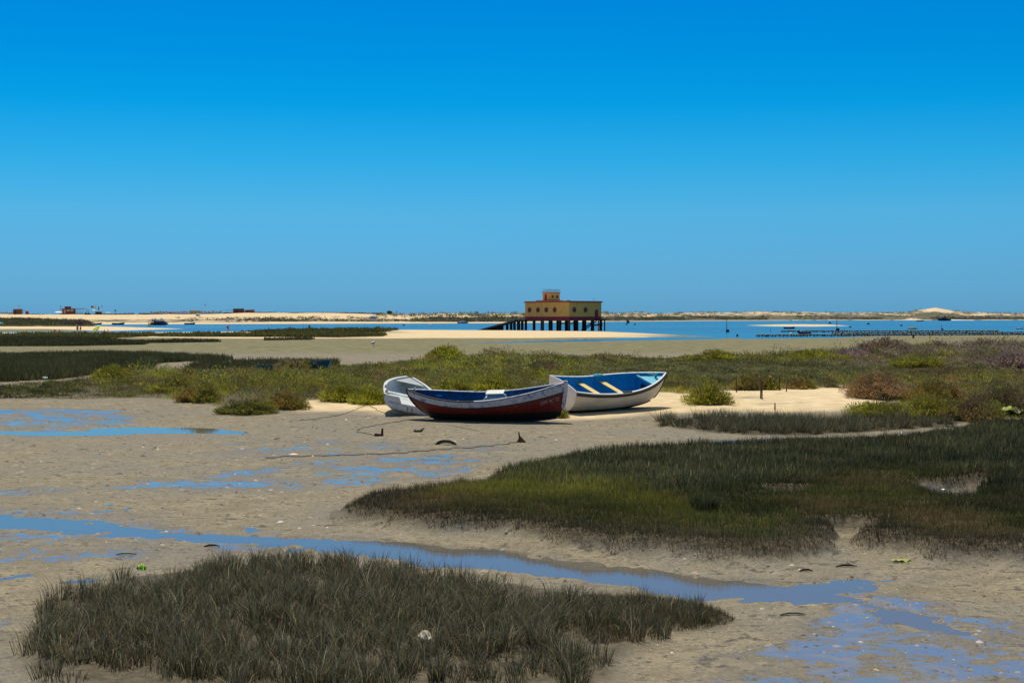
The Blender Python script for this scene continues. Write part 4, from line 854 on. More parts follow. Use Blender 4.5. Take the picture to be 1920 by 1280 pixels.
stk = [(1381,735,.62,.0,0,'rusty iron stake at the left end of the row on the sand'),(1397,733,.28,.25,0,'short leaning twig of iron second in the row on the sand'),(1403,733,.30,-.12,0,'short rusty stake just right of the leaning one'),(1412,731,.55,-.3,0,'tilted rusty stake before the dark olive shrub'),(1424,731,.55,.35,0,'rusty stake leaning left beside the dark olive shrub'),
 (1426,747,.72,-.03,0,'thin pale stake standing lowest on the sand, left of its pair'),(1429,748,.72,.02,0,'thin dark stake standing lowest on the sand, right of its pair'),(1444,731,.75,0,1,'rusty stake with a yellow float on its top'),(1461,732,.75,-.04,0,'thick straight rusty stake right of the one with the yellow float'),(1474,734,.72,-.12,0,'rusty stake at the right end of the row'),(1453,769,.28,0,0,'tiny dark stake on the sand just above the tuft strip')]
for px_, py_, h_, ln, fl, lab in stk:
    X, Y, Z = spot(px_, py_); t = thing('iron_stake', lab, 'stake', (X, Y, Z), group='rusty stakes on the sand by the bushes')
    MB().tube([(0, 0, -.1), (-ln*h_*.5, 0, h_*.5), (-ln*h_, 0, h_)], [.03, .028, .022], 6).build('rod', RUST, t); MB().lathe([(.02, 0), (.034, .02), (.02, .05)], 8, (-ln*h_, 0, h_-.02)).build('rod_head', RUST, t)
    if fl: MB().lathe([(.01, 0), (.06, .03), (.06, .08), (.01, .11)], 10, (0, 0, h_-.12)).build('float', paint('float_yellow', (.75, .48, .05)), t, True)
# white shell-like lump in the foreground grass
def lump(name, label, cat, px_, py_, rx, ry_, rz_, mat, seed, dz=.0, ribs=0, rot=0):
    X, Y, Z = spot(px_, py_); G = []
    for i in range(15):
        e = -math.pi/2+math.pi*i/14; row = []
        for j in range(22):
            a_ = 2*math.pi*j/22; k_ = 1+.22*(float(vnoise(a_*2+seed, e*2+seed, 5))-.5)*2+ribs*math.cos(j*2.9)
            row.append((rx*math.cos(e)*math.cos(a_)*k_, ry_*math.cos(e)*math.sin(a_)*k_, rz_*(math.sin(e)+.5)*k_))
        G.append(row)
    o = MB().grid(G, close=True).build(name, mat, None, True); o.location = (X, Y, Z+dz); o.rotation_euler = (0, rot, seed); return tag(o, label, cat)
lump('bleached_stone', 'bleached ribbed white stone caught in the foreground grass', 'stone', 800, 1232, .105, .08, .11, paint('bleached', (.66, .63, .52), (.30, .25, .16), 22, .8, (.44, .60)), 2.3, .11, .07, .5)
def cloth(name, label, cat, px_, py_, w_, d_, h_, mat, dz=0.03):
    X, Y, Z = spot(px_, py_); G = [[((i/13-.5)*w_, (j/9-.5)*d_, h_*(.35+.5*math.sin(i*.9+j*.5)*math.cos(j*1.1+i*.3))*(1-abs(i/13-.5)*.9)) for j in range(10)] for i in range(14)]
    o = MB().grid(G).build(name, mat, None, True); o.location = (X, Y, Z+dz); return tag(o, label, cat)
cloth('green_algae_sheet', 'crumpled yellow green sheet of weed lying at the right edge below the shrubs', 'weed', 1893, 780, 1.5, .5, .35, paint('lettuce_green', (.36, .46, .08), (.5, .52, .2), 5, .6, (.45, .65)), .15)
cloth('weed_scrap', 'small bright green scrap lying in the foreground tufts on the left', 'weed', 266, 1100, .14, .1, .12, paint('bright_weed', (.25, .55, .03)), .22)
cloth('weed_patch', 'yellow green streak of weed on the mud by the right grass edge', 'weed', 1690, 1050, .3, .14, .05, paint('weed_yellow', (.38, .42, .07)), .01)
cloth('blue_scrap', 'tiny pale blue scrap lying in the scrub at the far left', 'litter', 84, 716, .3, .2, .15, paint('pale_blue_plastic', (.35, .55, .62)), .2)
for k_, (px_, py_, w_, lab) in enumerate([(1588,1064,.36,'dark piece of drift wood on the mud below the right grass edge, larger of two'),(1512,1072,.22,'small dark piece of drift wood on the mud below the right grass edge'),(397,1026,.28,'flat dark scrap of wood on the mud just above the foreground tufts'),(236,1040,.34,'weathered pale scrap at the upper left edge of the foreground tufts'),(1487,1152,.36,'pale stick lying on the wet mud right of the foreground tufts')]):
    X, Y, Z = spot(px_, py_); r_ = .02
    o = MB().tube([(-w_/2, 0, .01), (-w_*.2, .03, .03), (w_*.15, .0, .035), (w_/2, .05, .01)], [r_*.5, r_, r_*.9, r_*.3], 7).build('driftwood_scrap', DKWOOD if k_ < 3 else paint('dry_crust', (.30, .25, .17)), None, True); o.location = (X, Y, Z); tag(o, lab, 'driftwood')

# ------------------------------------------------------------------ lifeboat station on stilts
OCH = paint('ochre_render', (.97, .50, .12), (.90, .45, .10), .8, .85, (.4, .65), dirt=(.65, .34, .10), dscale=.4)
DRED = paint('dark_red_paint', (.44, .020, .045), (.36, .02, .04), 1.0, .7); ORED = paint('cornice_red', (.50, .075, .035), (.45, .10, .04), 1.5, .7)
GLASS = paint('dark_pane', (.05, .055, .085), rough=.2); CONC = paint('weathered_concrete', (.10, .075, .055), (.16, .12, .09), .8, .9, (.4, .65)); TIMB = paint('black_timber', (.022, .018, .016), (.06, .045, .035), 1.2, .9, (.45, .7))
DS = 436.0; SC = F/DS; AL = math.radians(48)
bx0, by0 = (1067-960)/SC, DS
ca, sa = math.cos(AL), math.sin(AL)
st = thing('lifeboat_station', 'yellow and red lifeboat house with round windows standing on stilts in the channel', 'building', (bx0, by0, 0), 0)
# local frame: a runs along the left wall (away to the left), b along the right wall (away to the right)
def AB(a, b, z): return Vector((-ca*a+sa*b, sa*a+ca*b, z))
def abox(mb, a0, a1, b0, b1, z0, z1):
    V = [AB(a, b, z) for z in (z0, z1) for a, b in ((a0, b0), (a1, b0), (a1, b1), (a0, b1))]
    return mb.add(V, [(3, 2, 1, 0), (4, 5, 6, 7), (0, 1, 5, 4), (1, 2, 6, 5), (2, 3, 7, 6), (3, 0, 4, 7)][::1])
def ZP(y): return pz(y, DS)
LA = (1067-985.5)/SC/ca; LB = (1131-1067)/SC/sa
zf, zb1, zr = ZP(598.6), ZP(593.8), ZP(566.5)
abox(MB(), 0, LA, 0, LB, zb1, zr).build('wall', OCH, st)
abox(MB(), -.05, LA+.05, -.05, LB+.05, zf, zb1+.05).build('base_band', DRED, st)
abox(MB(), -.35, LA+.35, -.35, LB+.35, zr, zr+.28).build('cornice', ORED, st)
abox(MB(), -.02, LA+.02, -.02, LB+.02, zr+.28, zr+.42).build('roof', paint('roof_screed', (.30, .28, .24)), st)
def round_window(par, face, s, zc, r, sub=True):
    """ring frame and pane on the left (a) or right (b) wall"""
    nrm = Vector((-sa, -ca, 0)) if face == 'a' else Vector((ca, -sa, 0)); tan = Vector((-ca, sa, 0)) if face == 'a' else Vector((sa, ca, 0))
    c = (AB(s[0], s[1], zc)); G = []
    for k in range(20):
        t = 2*math.pi*k/20; d = tan*math.cos(t)+Vector((0, 0, 1))*math.sin(t)
        G.append([c+d*r-nrm*.05, c+d*r+nrm*.10, c+d*r*.72+nrm*.10, c+d*r*.72-nrm*.05])
    G.append(G[0]); fr = MB().grid(G, close=True).build('round_window', DRED, par)
    m = MB(); m.v = [tuple(c+nrm*.03+(tan*math.cos(2*math.pi*k/20)+Vector((0, 0, 1))*math.sin(2*math.pi*k/20))*r*.73) for k in range(20)]; m.f = [tuple(range(20))]; m.build('pane', GLASS, fr)
zw = ZP(580.6); rw = 5.1/SC
for zx in (34.0, 50.0, 65.5, 81.0): a_ = (1067-960-zx)/SC/ca; round_window(st, 'a', (a_, 0), zw, rw)
for zx in (117.0, 139.0): b_ = (zx+960-1067)/SC/sa; round_window(st, 'b', (0, b_), zw, rw)
def door(par, face, s, z0, z1, w, mat, name='door'):
    m = MB()
    if face == 'b': abox(m, -.09, .0, s-w/2, s+w/2, z0, z1)
    else: abox(m, s-w/2, s+w/2, -.09, 0, z0, z1)
    return m.build(name, mat, par)
d_ = door(st, 'b', (1121-1067)/SC/sa, zf+.1, ZP(580.2), 1.25, DRED); m = MB(); abox(m, -.16, -.09, (1121-1067)/SC/sa+.4, (1121-1067)/SC/sa+.5, ZP(589), ZP(588)); m.build('handle', BLACK, d_)
# roof storey
ta0 = (1067-1052.5)/SC/ca+0; t_a0, t_a1 = 2.6, 2.6+(1052-1019)/SC*.52/ca; t_b0 = 1.6
tw0, tw1 = ZP(564.0), ZP(547.5)
fa = (1067-1007)/SC; 
A0 = 11.9; B0 = 3.0; TWa = 2.56; TWb = 4.7   # tower foot set back from the corner
cxp = lambda a, b: 1067+(-ca*a+sa*b)*SC
mx = MB(); abox(mx, 10.9, 15.9, 1.8, 8.1, zr+.42, ZP(563.4)+.05); mx.build('parapet', OCH, st); mx = MB(); abox(mx, 10.8, 16.05, 1.7, 8.2, ZP(563.4)+.05, ZP(562.4)+.05); mx.build('parapet_cap', ORED, st)
tw = MB(); abox(tw, A0, A0+TWa, B0, B0+TWb, ZP(562.4)+.05, ZP(548)+.1); tw = tw.build('tower', OCH, st); 
m = MB(); abox(m, A0-.3, A0+TWa+.3, B0-.3, B0+TWb+.3, ZP(548)+.1, ZP(547)+.1); m.build('tower_cornice', ORED, tw)
m = MB(); abox(m, A0+.75, A0+1.65, B0-.07, B0, ZP(562.4)+.08, ZP(551)); m.build('tower_door', DRED, tw)
round_window(tw, 'b', (A0, B0+1.68), ZP(555.0), 2.7/SC); round_window(tw, 'b', (A0, B0+3.56), ZP(555.0), 2.7/SC)
m = MB(); zt0, zt1 = ZP(547), ZP(541.2); RL = [(A0, B0), (A0+TWa, B0), (A0+TWa, B0+TWb), (A0, B0+TWb), (A0, B0)]
m.tube([AB(a, b, zt1) for a, b in RL], .045, 5)
m.tube([AB(a, b, (zt0+zt1)/2) for a, b in RL], .03, 5)
for (a, b), (a2, b2) in zip(RL[:-1], RL[1:]):
    for k in range(5): m.tube([AB(a+(a2-a)*k/5, b+(b2-b)*k/5, zt0), AB(a+(a2-a)*k/5, b+(b2-b)*k/5, zt1)], .035, 5)
m.build('roof_railing', paint('grey_rail', (.20, .25, .28)), st)
m = MB(); abox(m, -.0, .0, 0, 0, 0, 0); cb = MB(); abox(cb, 5.7, 6.4, 5.2, 6.0, zr+.42, ZP(563)); cb.build('chimney', OCH, st); cb = MB(); abox(cb, 5.6, 6.5, 5.1, 6.1, ZP(563), ZP(562.2)); cb.build('chimney_cap', ORED, st)
p_ = AB(.4, (1119-1067)/SC/sa-.3, 0); MB().tube([(p_.x, p_.y, zr+.4), (p_.x+.1, p_.y, ZP(557))], [.05, .025], 5).build('aerial', BLACK, st)
m = MB(); abox(m, -.3, LA+.3, -.3, LB+.3, zf-.42, zf-.02); m.build('floor_slab', CONC, st)
zg = -.4
for i in range(6):
    for j in range(5):
        m = MB(); a = LA*i/5*.985+.12; b = LB*j/4*.985+.12; w = .27; abox(m, a-w, a+w, b-w, b+w, zg, zf-.42); m.build('stilt', TIMB if (i+j) % 3 else CONC, st)
# access platform and stair at the right wall
bs = (1121-1067)/SC/sa; m = MB(); abox(m, -1.5, -.32, bs-.8, LB+.2, zf-.35, zf-.05); m.build('landing', TIMB, st)
p0 = AB(-1.0, bs-.8, zf-.1); p1 = AB(-1.2, bs-6.9, .25); d = (p1-p0)
stair = MB(); off = Vector((ca, -sa, 0))*.55
for sgn in (-1, 1): stair.tube([p0+off*sgn, p1+off*sgn], .16, 6)
stair = stair.build('stair', TIMB, st)
m = MB()
for k in range(13): c = p0+d*(k+.5)/13; m.add([c+off+Vector((0, 0, .05))+Vector((sa, ca, 0))*.18*q for q in (-1, 1)]+[c-off+Vector((0, 0, .05))+Vector((sa, ca, 0))*.18*q for q in (1, -1)], [(0, 1, 2, 3)])
m.build('tread', TIMB, stair)
m = MB(); [m.tube([AB(-1.35, b, zg), AB(-1.35, b, zf-.3)], .2, 6) for b in (bs-.4, LB)]; m.build('landing_post', TIMB, st)
# slipway running down to the left
rp = []; zt_ = zf-.1
XL = lambda px: (px-1067)/SC
e0 = Vector((XL(986), 12.2, zt_)); e1 = Vector((XL(970), 12.8, zt_)); e2 = Vector((XL(897), 16.5, .15))
def deck(mb, p, q, w, th):
    n_ = Vector((.35, 1, 0)).normalized()*w/2; V = [p-n_, p+n_, q+n_, q-n_]; V = V+[v-Vector((0, 0, th)) for v in V]; mb.add(V, [(0, 3, 2, 1), (4, 5, 6, 7), (0, 1, 5, 4), (1, 2, 6, 5), (2, 3, 7, 6), (3, 0, 4, 7)])
m = MB(); deck(m, e0, e1, 4, .4); m.build('slip_head', CONC, st)
sl_ = MB(); deck(sl_, e1, e2, 3.6, .55); sl_ = sl_.build('slipway', CONC, st)
for px_ in (972, 979, 964, 957.5, 950): 
    k = (px_-970)/(897-970); zt2 = zt_-.4 if k < 0 else zt_+(.15-zt_)*k-.5
    m = MB(); c = e1+(e2-e1)*max(k, 0)+Vector((XL(px_)-XL(970) if k < 0 else 0, 0, 0)); w_ = .3 if px_ != 972 else .42
    m.box((c.x, c.y-1.3, (zt2+zg)/2), (w_*2, .6, zt2-zg)); m.box((c.x+.3, c.y+1.3, (zt2+zg)/2), (w_*1.6, .6, zt2-zg)); m.build('slip_pile', TIMB, st)
m = MB(); a_ = e1+(e2-e1)*.36; m.v = [tuple(a_-Vector((0, 1.4, .5))), tuple(e2-Vector((0, 1.4, .4))), tuple(Vector((a_.x, a_.y-1.4, -.4))), tuple(a_-Vector((0, -1.4, .5))), tuple(e2-Vector((0, -1.4, .4))), tuple(Vector((a_.x, a_.y+1.4, -.4)))]; m.f = [(0, 2, 1), (3, 4, 5), (0, 1, 4, 3), (1, 2, 5, 4), (2, 0, 3, 5)]; m.build('slip_wall', TIMB, st)

# ------------------------------------------------------------------ people
def skinmat(n, c): return paint(n, c, rough=.6)
SK1 = skinmat('tanned_skin', (.30, .13, .075)); SK2 = skinmat('light_skin', (.50, .28, .19)); HAIR = paint('dark_hair', (.02, .015, .012)); 
def person(label, X, Y, Z, rz, pose, skin, parts, hat=None, hgt=1.72, wade=0.0):
    """one continuous skinned body; clothing and hair are children"""
    t = thing('person', label, 'person', (X, Y, Z-wade), rz); k = hgt/1.72
    if pose == 'stand' or pose == 'step':
        s = .16 if pose == 'step' else .05
        J = dict(pel=(0, 0, .93), ab=(0, 0, 1.12), ch=(0, .01, 1.32), nk=(0, 0, 1.47), hd=(0, -.02, 1.56), tp=(0, -.02, 1.68), lh=(.10, 0, .90), lk=(.12, -s, .50), la=(.12, s*.6, .09), lf=(.13, s*.6-.17, .04), rh=(-.10, 0, .90), rk=(-.12, s*.7, .50), ra=(-.12, s*1.6, .09), rf=(-.13, s*1.6-.17, .04),
                 ls=(.19, .01, 1.40), le=(.26, .03, 1.13), lw=(.25, -.09, .90), lm=(.24, -.13, .80), rs=(-.19, .01, 1.40), re=(-.27, .03, 1.13), rw=(-.24, -.10, .90), rm=(-.23, -.14, .80))
    elif pose == 'sit':
        J = dict(pel=(0, 0, .12), ab=(0, .06, .30), ch=(0, .10, .50), nk=(0, .09, .65), hd=(0, .05, .74), tp=(0, .04, .86), lh=(.11, 0, .11), lk=(.16, -.42, .42), la=(.14, -.72, .08), lf=(.15, -.88, .05), rh=(-.11, 0, .11), rk=(-.18, -.40, .42), ra=(-.15, -.70, .08), rf=(-.16, -.86, .05),
                 ls=(.19, .10, .58), le=(.27, -.04, .36), lw=(.20, -.28, .34), lm=(.16, -.36, .36), rs=(-.19, .10, .58), re=(-.28, .10, .34), rw=(-.30, .20, .12), rm=(-.30, .22, .04))
    Rr = dict(pel=.15, ab=.13, ch=.15, nk=.055, hd=.095, tp=.07, lh=.095, lk=.06, la=.04, lf=.035, rh=.095, rk=.06, ra=.04, rf=.035, ls=.065, le=.045, lw=.03, lm=.035, rs=.065, re=.045, rw=.03, rm=.035)
    E = [('pel', 'ab'), ('ab', 'ch'), ('ch', 'nk'), ('nk', 'hd'), ('hd', 'tp'), ('pel', 'lh'), ('lh', 'lk'), ('lk', 'la'), ('la', 'lf'), ('pel', 'rh'), ('rh', 'rk'), ('rk', 'ra'), ('ra', 'rf'), ('ch', 'ls'), ('ls', 'le'), ('le', 'lw'), ('lw', 'lm'), ('ch', 'rs'), ('rs', 're'), ('re', 'rw'), ('rw', 'rm')]
    names = list(J); me = bpy.data.meshes.new('body'); me.from_pydata([tuple(c*k for c in J[n]) for n in names], [(names.index(a), names.index(b)) for a, b in E], [])
    me.materials.append(skin); o = link('body', me, t); md = o.modifiers.new('skin', 'SKIN'); md.use_smooth_shade = True
    me.skin_vertices or me.attributes
    for i, n in enumerate(names): me.skin_vertices[0].data[i].radius = (Rr[n]*k, Rr[n]*k)
    me.skin_vertices[0].data[0].use_root = True
    sd = o.modifiers.new('sub', 'SUBSURF'); sd.levels = 1; sd.render_levels = 1
    J = {a: Vector(b)*k for a, b in J.items()}
    for nm, mat in parts:
        if nm in ('shorts', 'trousers'):
            m = MB(); end = .55 if nm == 'shorts' else .95
            m.tube([J['pel']+Vector((0, 0, .10*k)), J['pel'], (J['lh']+J['rh'])/2-Vector((0, 0, .06*k))], [.165*k, .185*k, .15*k], 10)
            for q in ('l', 'r'):
                a, b, c = J[q+'h'], J[q+'k'], J[q+'a']; P_ = [a, a+(b-a)*end] if nm == 'shorts' else [a, b, b+(c-b)*.9]
                m.tube(P_, [.115*k, .09*k] if nm == 'shorts' else [.115*k, .08*k, .06*k], 8)
            m.build(nm, mat, t, True)
        if nm in ('shirt', 'swimsuit'):
            m = MB(); m.tube([J['pel']+Vector((0, 0, -.02)), J['ab'], J['ch'], J['nk']-Vector((0, 0, .06*k))], [.175*k, .155*k, .18*k, .09*k], 12)
            if nm == 'shirt': [m.tube([J[q+'s'], J[q+'s']+(J[q+'e']-J[q+'s'])*.8], [.085*k, .062*k], 8) for q in 'lr']
            m.build(nm, mat, t, True)
    c = J['hd']; MB().lathe([(.098*k, -.02*k), (.108*k, .04*k), (.095*k, .10*k), (.05*k, .145*k), (.01, .155*k)], 12, (c.x, c.y+.02*k, c.z)).build('hair', HAIR, t, True)
    if hat: MB().lathe([(.20*k, .06*k), (.20*k, .075*k), (.115*k, .085*k), (.105*k, .17*k), (.02, .19*k)], 14, tuple(c)).build('hat', hat, t, True)
    return t
NAVY = paint('navy_cloth', (.02, .03, .09)); BLK = paint('black_cloth', (.015, .015, .018)); REDC = paint('red_cloth', (.55, .06, .05)); WHC = paint('white_cloth', (.75, .73, .70)); BLC = paint('blue_cloth', (.03, .16, .42)); PINK = paint('pink_cloth', (.55, .30, .26)); ORC = paint('orange_cloth', (.50, .22, .06))
def beach(px, D): return gp(px, D)
def per(label, px, D, pose, skin, parts, rz=0, **k):
    X, Y, Z = gp(px, D); return person(label, X, Y, Z, rz, pose, skin, parts, **k)
per('person sitting low on the beach at the far left, left one of the sitting pair', 103, 366, 'sit', SK1, [('shorts', NAVY), ('shirt', NAVY)], 1.2, hgt=1.75)
per('person sitting on the beach edge, right one of the sitting pair at far left', 112.3, 367, 'sit', SK1, [('shirt', BLC)], 2.2, hgt=1.7)
per('person standing on the beach in dark swimwear, left one of the standing pair', 145.2, 368, 'stand', SK1, [('shorts', BLK), ('swimsuit', BLK)], .5, hgt=1.82)
per('person standing on the beach in orange shorts, right one of the standing pair', 151, 367, 'step', SK1, [('shorts', ORC)], -.6, hgt=1.72)
per('person in black sitting under the tilted yellow green parasols', 196, 362, 'sit', SK1, [('shorts', BLK), ('shirt', BLK)], 1.5, hgt=1.7)
per('person in a pink top sitting at the right of the yellow green parasols', 201.5, 362, 'sit', SK2, [('shorts', BLK), ('shirt', PINK)], -1.2, hgt=1.85)
per('person lying low in brown clothes under the yellow green parasols', 191, 362, 'sit', SK1, [('shirt', DKWOOD)], 1.4, hgt=1.2)
per('person wading in red swimwear and white hat at the water edge with a fishing rod', 427, 380, 'step', SK1, [('shorts', REDC), ('swimsuit', DRED)], .3, hat=WHC, hgt=1.85)
per('tanned person standing behind the shore scrub, only the upper body showing', 504, 408, 'stand', SK1, [('shorts', NAVY)], 0, hgt=1.7, wade=.6)
per('person in navy shorts standing on the sand crest before the channel', 580, 404, 'stand', SK1, [('shorts', NAVY)], .2, hgt=1.8, wade=.15)
per('red haired bather almost hidden behind the scrub near the sand spit', 708, 424, 'sit', SK1, [('shirt', DRED)], .2, hgt=1.7)
per('person in red shirt and blue trousers standing under the stairs of the yellow building', 1122.5, 417, 'stand', SK2, [('trousers', BLC), ('shirt', REDC)], 0, hgt=1.75)

# beach parasols by the bathers
def parasol(name, label, X, Y, Z, r, h, mat, tilt=0, rz=0, pole=2.0, group=None):
    t = thing(name, label, 'parasol', (X, Y, Z), rz, group); t.rotation_euler = (0, tilt, rz)
    n = 16; prof = [(r, -h), (r*.72, -h*.55), (r*.38, -h*.2), (.04, 0)]
    m = MB().lathe([(a, pole+b) for a, b in prof]+[(r*.36, pole-h*.25), (r*.7, pole-h*.6), (r*.98, pole-h-.02)][::1], n); m.build('canopy', mat, t); MB().tube([(0, 0, -.3), (0, 0, pole+.08)], .03, 6).build('pole', BLACK, t); return t
LIME = paint('lime_cloth', (.42, .62, .04), (.62, .72, .30), 1.3, .7, (.48, .56)); CY = paint('cyan_cloth', (.02, .42, .66), (.02, .14, .42), 1.0, .7, (.5, .6))
X, Y, Z = gp(190, 363); parasol('beach_parasol', 'tilted lime green parasol, upper one of the two by the seated group', X-.3, Y+.3, Z, 1.25, .42, LIME, -.55, 0, 1.9)
X, Y, Z = gp(185, 360); parasol('beach_parasol', 'lime green parasol lying on its edge in the sand, lower one of the two', X-.35, Y-.2, Z+.25, 1.2, .42, LIME, -.95, 0, .75)
X, Y, Z = gp(1.5, 575); parasol('beach_parasol', 'cyan and blue parasol on the sand at the left edge of the photo', X, Y, 0.55, 1.35, .6, CY, .15, 0, 1.5)
X, Y, Z = gp(204, 360); o = MB().tube([(0, 0, 0), (.35, 0, .25), (.7, 0, .05)], [.1, .2, .08], 6).build('beach_bag', paint('lilac_bag', (.45, .42, .60)), None, True); o.location = (X, Y, Z); tag(o, 'pale lilac beach bag at the right of the seated group under the parasols', 'bag')

# rods, poles and beacons in the channel
def pole(name, label, cat, px, y_base, y_top, r, mat, block=0, D=None, lean=0, group=None):
    D = D or float(Dy(y_base)); X = (px-960)/F*D; h = (y_base-y_top)*D/F; zb = max(H(X, D), 0) if D < 1e9 else 0
    t = thing(name, label, cat, (X, D, 0), 0, group); MB().tube([(0, 0, -.6), (lean, 0, h)], [r, r*.7], 6).build('shaft', mat, t)
    if block: MB().box((block*.3, -.1, block*.45), (block*1.3, .5, block), taper=.8).build('float', TIMB, t)
    return t
pole('mooring_pole', 'tall dark pole with a block at its foot, in the water right of the building', 'pole', 1362.7, 622.3, 598.5, .09, TIMB, .7)
pole('mooring_pole', 'tall dark pole with a block at its foot, standing in the clam fences', 'pole', 1569, 620.0, 596.5, .10, TIMB, .8)
pole('marker_pole', 'short marker pole with a small float in the clam fences at right', 'pole', 1765.5, 618.5, 609, .08, TIMB, .5)
pole('mooring_stump', 'stubby black post in the shallows right of the sand spit', 'post', 1382.5, 630.5, 626.5, .26, TIMB)
pole('mooring_stump', 'thick black post standing on the green flat at the right', 'post', 1712.5, 635, 627.2, .22, TIMB, D=282)
pole('marker_pole', 'thin short marker left of the fishing skiff beside the sandbar', 'pole', 1445, 621, 616, .07, TIMB)
pole('marker_pole', 'thin short marker just right of the tall pole in the clam fences', 'pole', 1584, 622, 616, .07, TIMB)
pole('marker_pole', 'thin short marker in open water above the clam fences', 'pole', 1645, 619, 615, .07, TIMB)
pole('channel_beacon', 'dark blue channel beacon on the far shoreline right of the building', 'beacon', 1176, 605.5, 597, .35, paint('beacon_blue', (.03, .06, .14)), 1.6)
X, Y, Z = gp(428, 381); o = MB().tube([(0, 0, 0), (0, 0, 3.2), (.1, .0, 4.6)], [.03, .02, .012], 5).build('fishing_rod', BLACK); o.location = (X+.25, Y, Z+.2); tag(o, 'upright fishing rod beside the wading person in the white hat', 'rod')
X, Y, Z = gp(568, 410); o = MB().tube([(0, 0, 0), (.02, 0, 2.2), (.05, 0, 3.6)], [.03, .02, .012], 5).build('fishing_rod', BLACK); o.location = (X, Y, Z); tag(o, 'upright fishing rod left of the person in navy shorts', 'rod')
def buoy(label, px, y_, r, mat, cat='buoy'):
    D = float(Dy(y_)); X = (px-960)/F*D; o = MB().lathe([(.1*r, -.3*r), (.8*r, -.1*r), (r, .25*r), (.75*r, .75*r), (.2*r, 1.0*r), (.12*r, 1.2*r)], 12).build('buoy', mat, None, True); o.location = (X, D, 0); return tag(o, label, cat)
YB = paint('buoy_yellow', (.75, .50, .06), (.6, .4, .05), 2); WB = paint('buoy_white', (.75, .75, .73))
buoy('yellow buoy floating in front of the ferry on the left', 280, 611.2, .62*1.4, YB); buoy('small white buoy in the channel left of the yellow building', 808, 610.3, .7, WB); buoy('dark buoy in the channel left of the white one', 757, 610, .55, TIMB)
buoy('white buoy floating left of the red and white skiff', 1483.5, 627.0, .42, WB); buoy('small dark buoy right of the sandbar', 1594, 613.7, .5, TIMB); buoy('small dark buoy among the far water right of the tall pole', 1556, 606.5, .9, TIMB); buoy('tiny dark buoy at the far right water', 1628, 608, .8, TIMB); buoy('tiny dark buoy in line above the fences', 1690, 611, .6, TIMB)
buoy('dark buoy in the pale shallows right of the building', 1175, 608.7, .6, TIMB); buoy('dark buoy at the right end of the pale shallows by the beacon', 1190.5, 608.6, .6, TIMB)

# clam-bed fences: posts with netting
NET = paint('weedy_net', (.24, .21, .10), (.09, .08, .045), 1.4, .9, (.42, .6))
def clam_fence(label, pts, h, n, seed, w=.9):
    q = [g0(*p) for p in pts]; Ls = [0]
    for i in range(len(q)-1): Ls.append(Ls[-1]+math.dist(q[i], q[i+1]))
    t = thing('clam_fence', label, 'fence', (q[0][0], q[0][1], 0), 0, 'clam bed fences in the shallows on the right'); r_ = random.Random(seed); G = []; N_ = n*3
    at_ = lambda s: (np.interp(s, Ls, [a[0] for a in q])-q[0][0], np.interp(s, Ls, [a[1] for a in q])-q[0][1])
    for i in range(N_+1):
        x, y = at_(Ls[-1]*i/N_); hz = h*(1+r_.uniform(-.22, .22)); dp = .16+r_.uniform(0, .16); G.append([(x, y-w/2, hz-dp), (x, y-w/2, hz), (x, y+w/2, hz+.05), (x, y+w/2, hz-dp)])
    MB().grid(G, close=True).build('netting', NET, t)
    for i in range(n):
        s = Ls[-1]*(i+r_.uniform(.1, .9))/n; x, y = at_(s); MB().box((x+r_.uniform(-.1, .1), y-w/2, h*.4-.3), (.20, .16, h*.8+.6+r_.uniform(0, .25)), rz=r_.uniform(-.3, .3)).build('post', TIMB, t)
clam_fence('nearest long clam fence starting left of the red and white skiff', [(1418, 631.0), (1500, 630.6), (1600, 630), (1700, 629.5), (1800, 629), (1960, 628)], .38, 90, 1)
clam_fence('middle clam fence running behind the black post on the right', [(1560, 627.6), (1700, 626.5), (1800, 626.0), (1870, 625.6), (1960, 625)], .42, 55, 2)
clam_fence('farthest clam fence starting beside the fishing skiff', [(1465, 622.6), (1560, 622.8), (1700, 622.6), (1800, 622.4), (1872, 622.6)], .42, 60, 3)

# small moored boats
def skiff(name, label, px, y_, L, mat, inner, rz=0, D=None, B=None, z=0.0, cab=None, mast=0):
    D = D or float(Dy(y_)); X = (px-960)/F*D; t = thing(name, label, 'boat', (X, D, z-.18), rz); B = B or L*.32
    hh = Hull(L, B, .7, 0, L*.11+.18, L*.17+.22, L*.12+.2, rocker=.1*L*.2); m = MB().grid(hh.skin(nt=16, nu=7)); tr = hh.ring(0, [i/6 for i in range(7)]); k = len(m.v); m.v += [tuple(p) for p in tr]; m.f.append(tuple(range(k, k+len(tr)))); m.build('hull', mat, t, True)
    MB().grid(hh.skin(.03, .97, 14, 6, .05, .06)).build('inner_planking', inner, t, True); m = MB(); [hh.cap(m, s_, .06, .03, .04, n=16) for s_ in (1, -1)]; m.build('gunwale', inner, t)
    q = hh.p(.45, .75, 1, .06); MB().box((q.x, 0, q.z), (.28, 2*q.y, .05)).build('thwart', inner, t)
    if cab: MB().box((L*cab[0], 0, hh.zm+cab[2]/2), (L*cab[1], B*.7, cab[2]), taper=.72).build('canopy', cab[3], t, bevel=.04)
    if mast: MB().tube([(L*.12, 0, .2), (L*.12, 0, mast)], .04, 5).build('mast', BLACK, t)
    return t
GRN = paint('skiff_dark_green', (.06, .07, .04)); CR = paint('skiff_crimson', (.36, .03, .07)); DKB = paint('skiff_dark', (.04, .04, .05)); NB = paint('skiff_navy', (.03, .05, .12))
skiff('moored_skiff', 'empty dark green skiff floating below the sandbar', 1480, 616.1, 8.2*.45+.3, GRN, paint('skiff_olive', (.22, .20, .12)), .05)
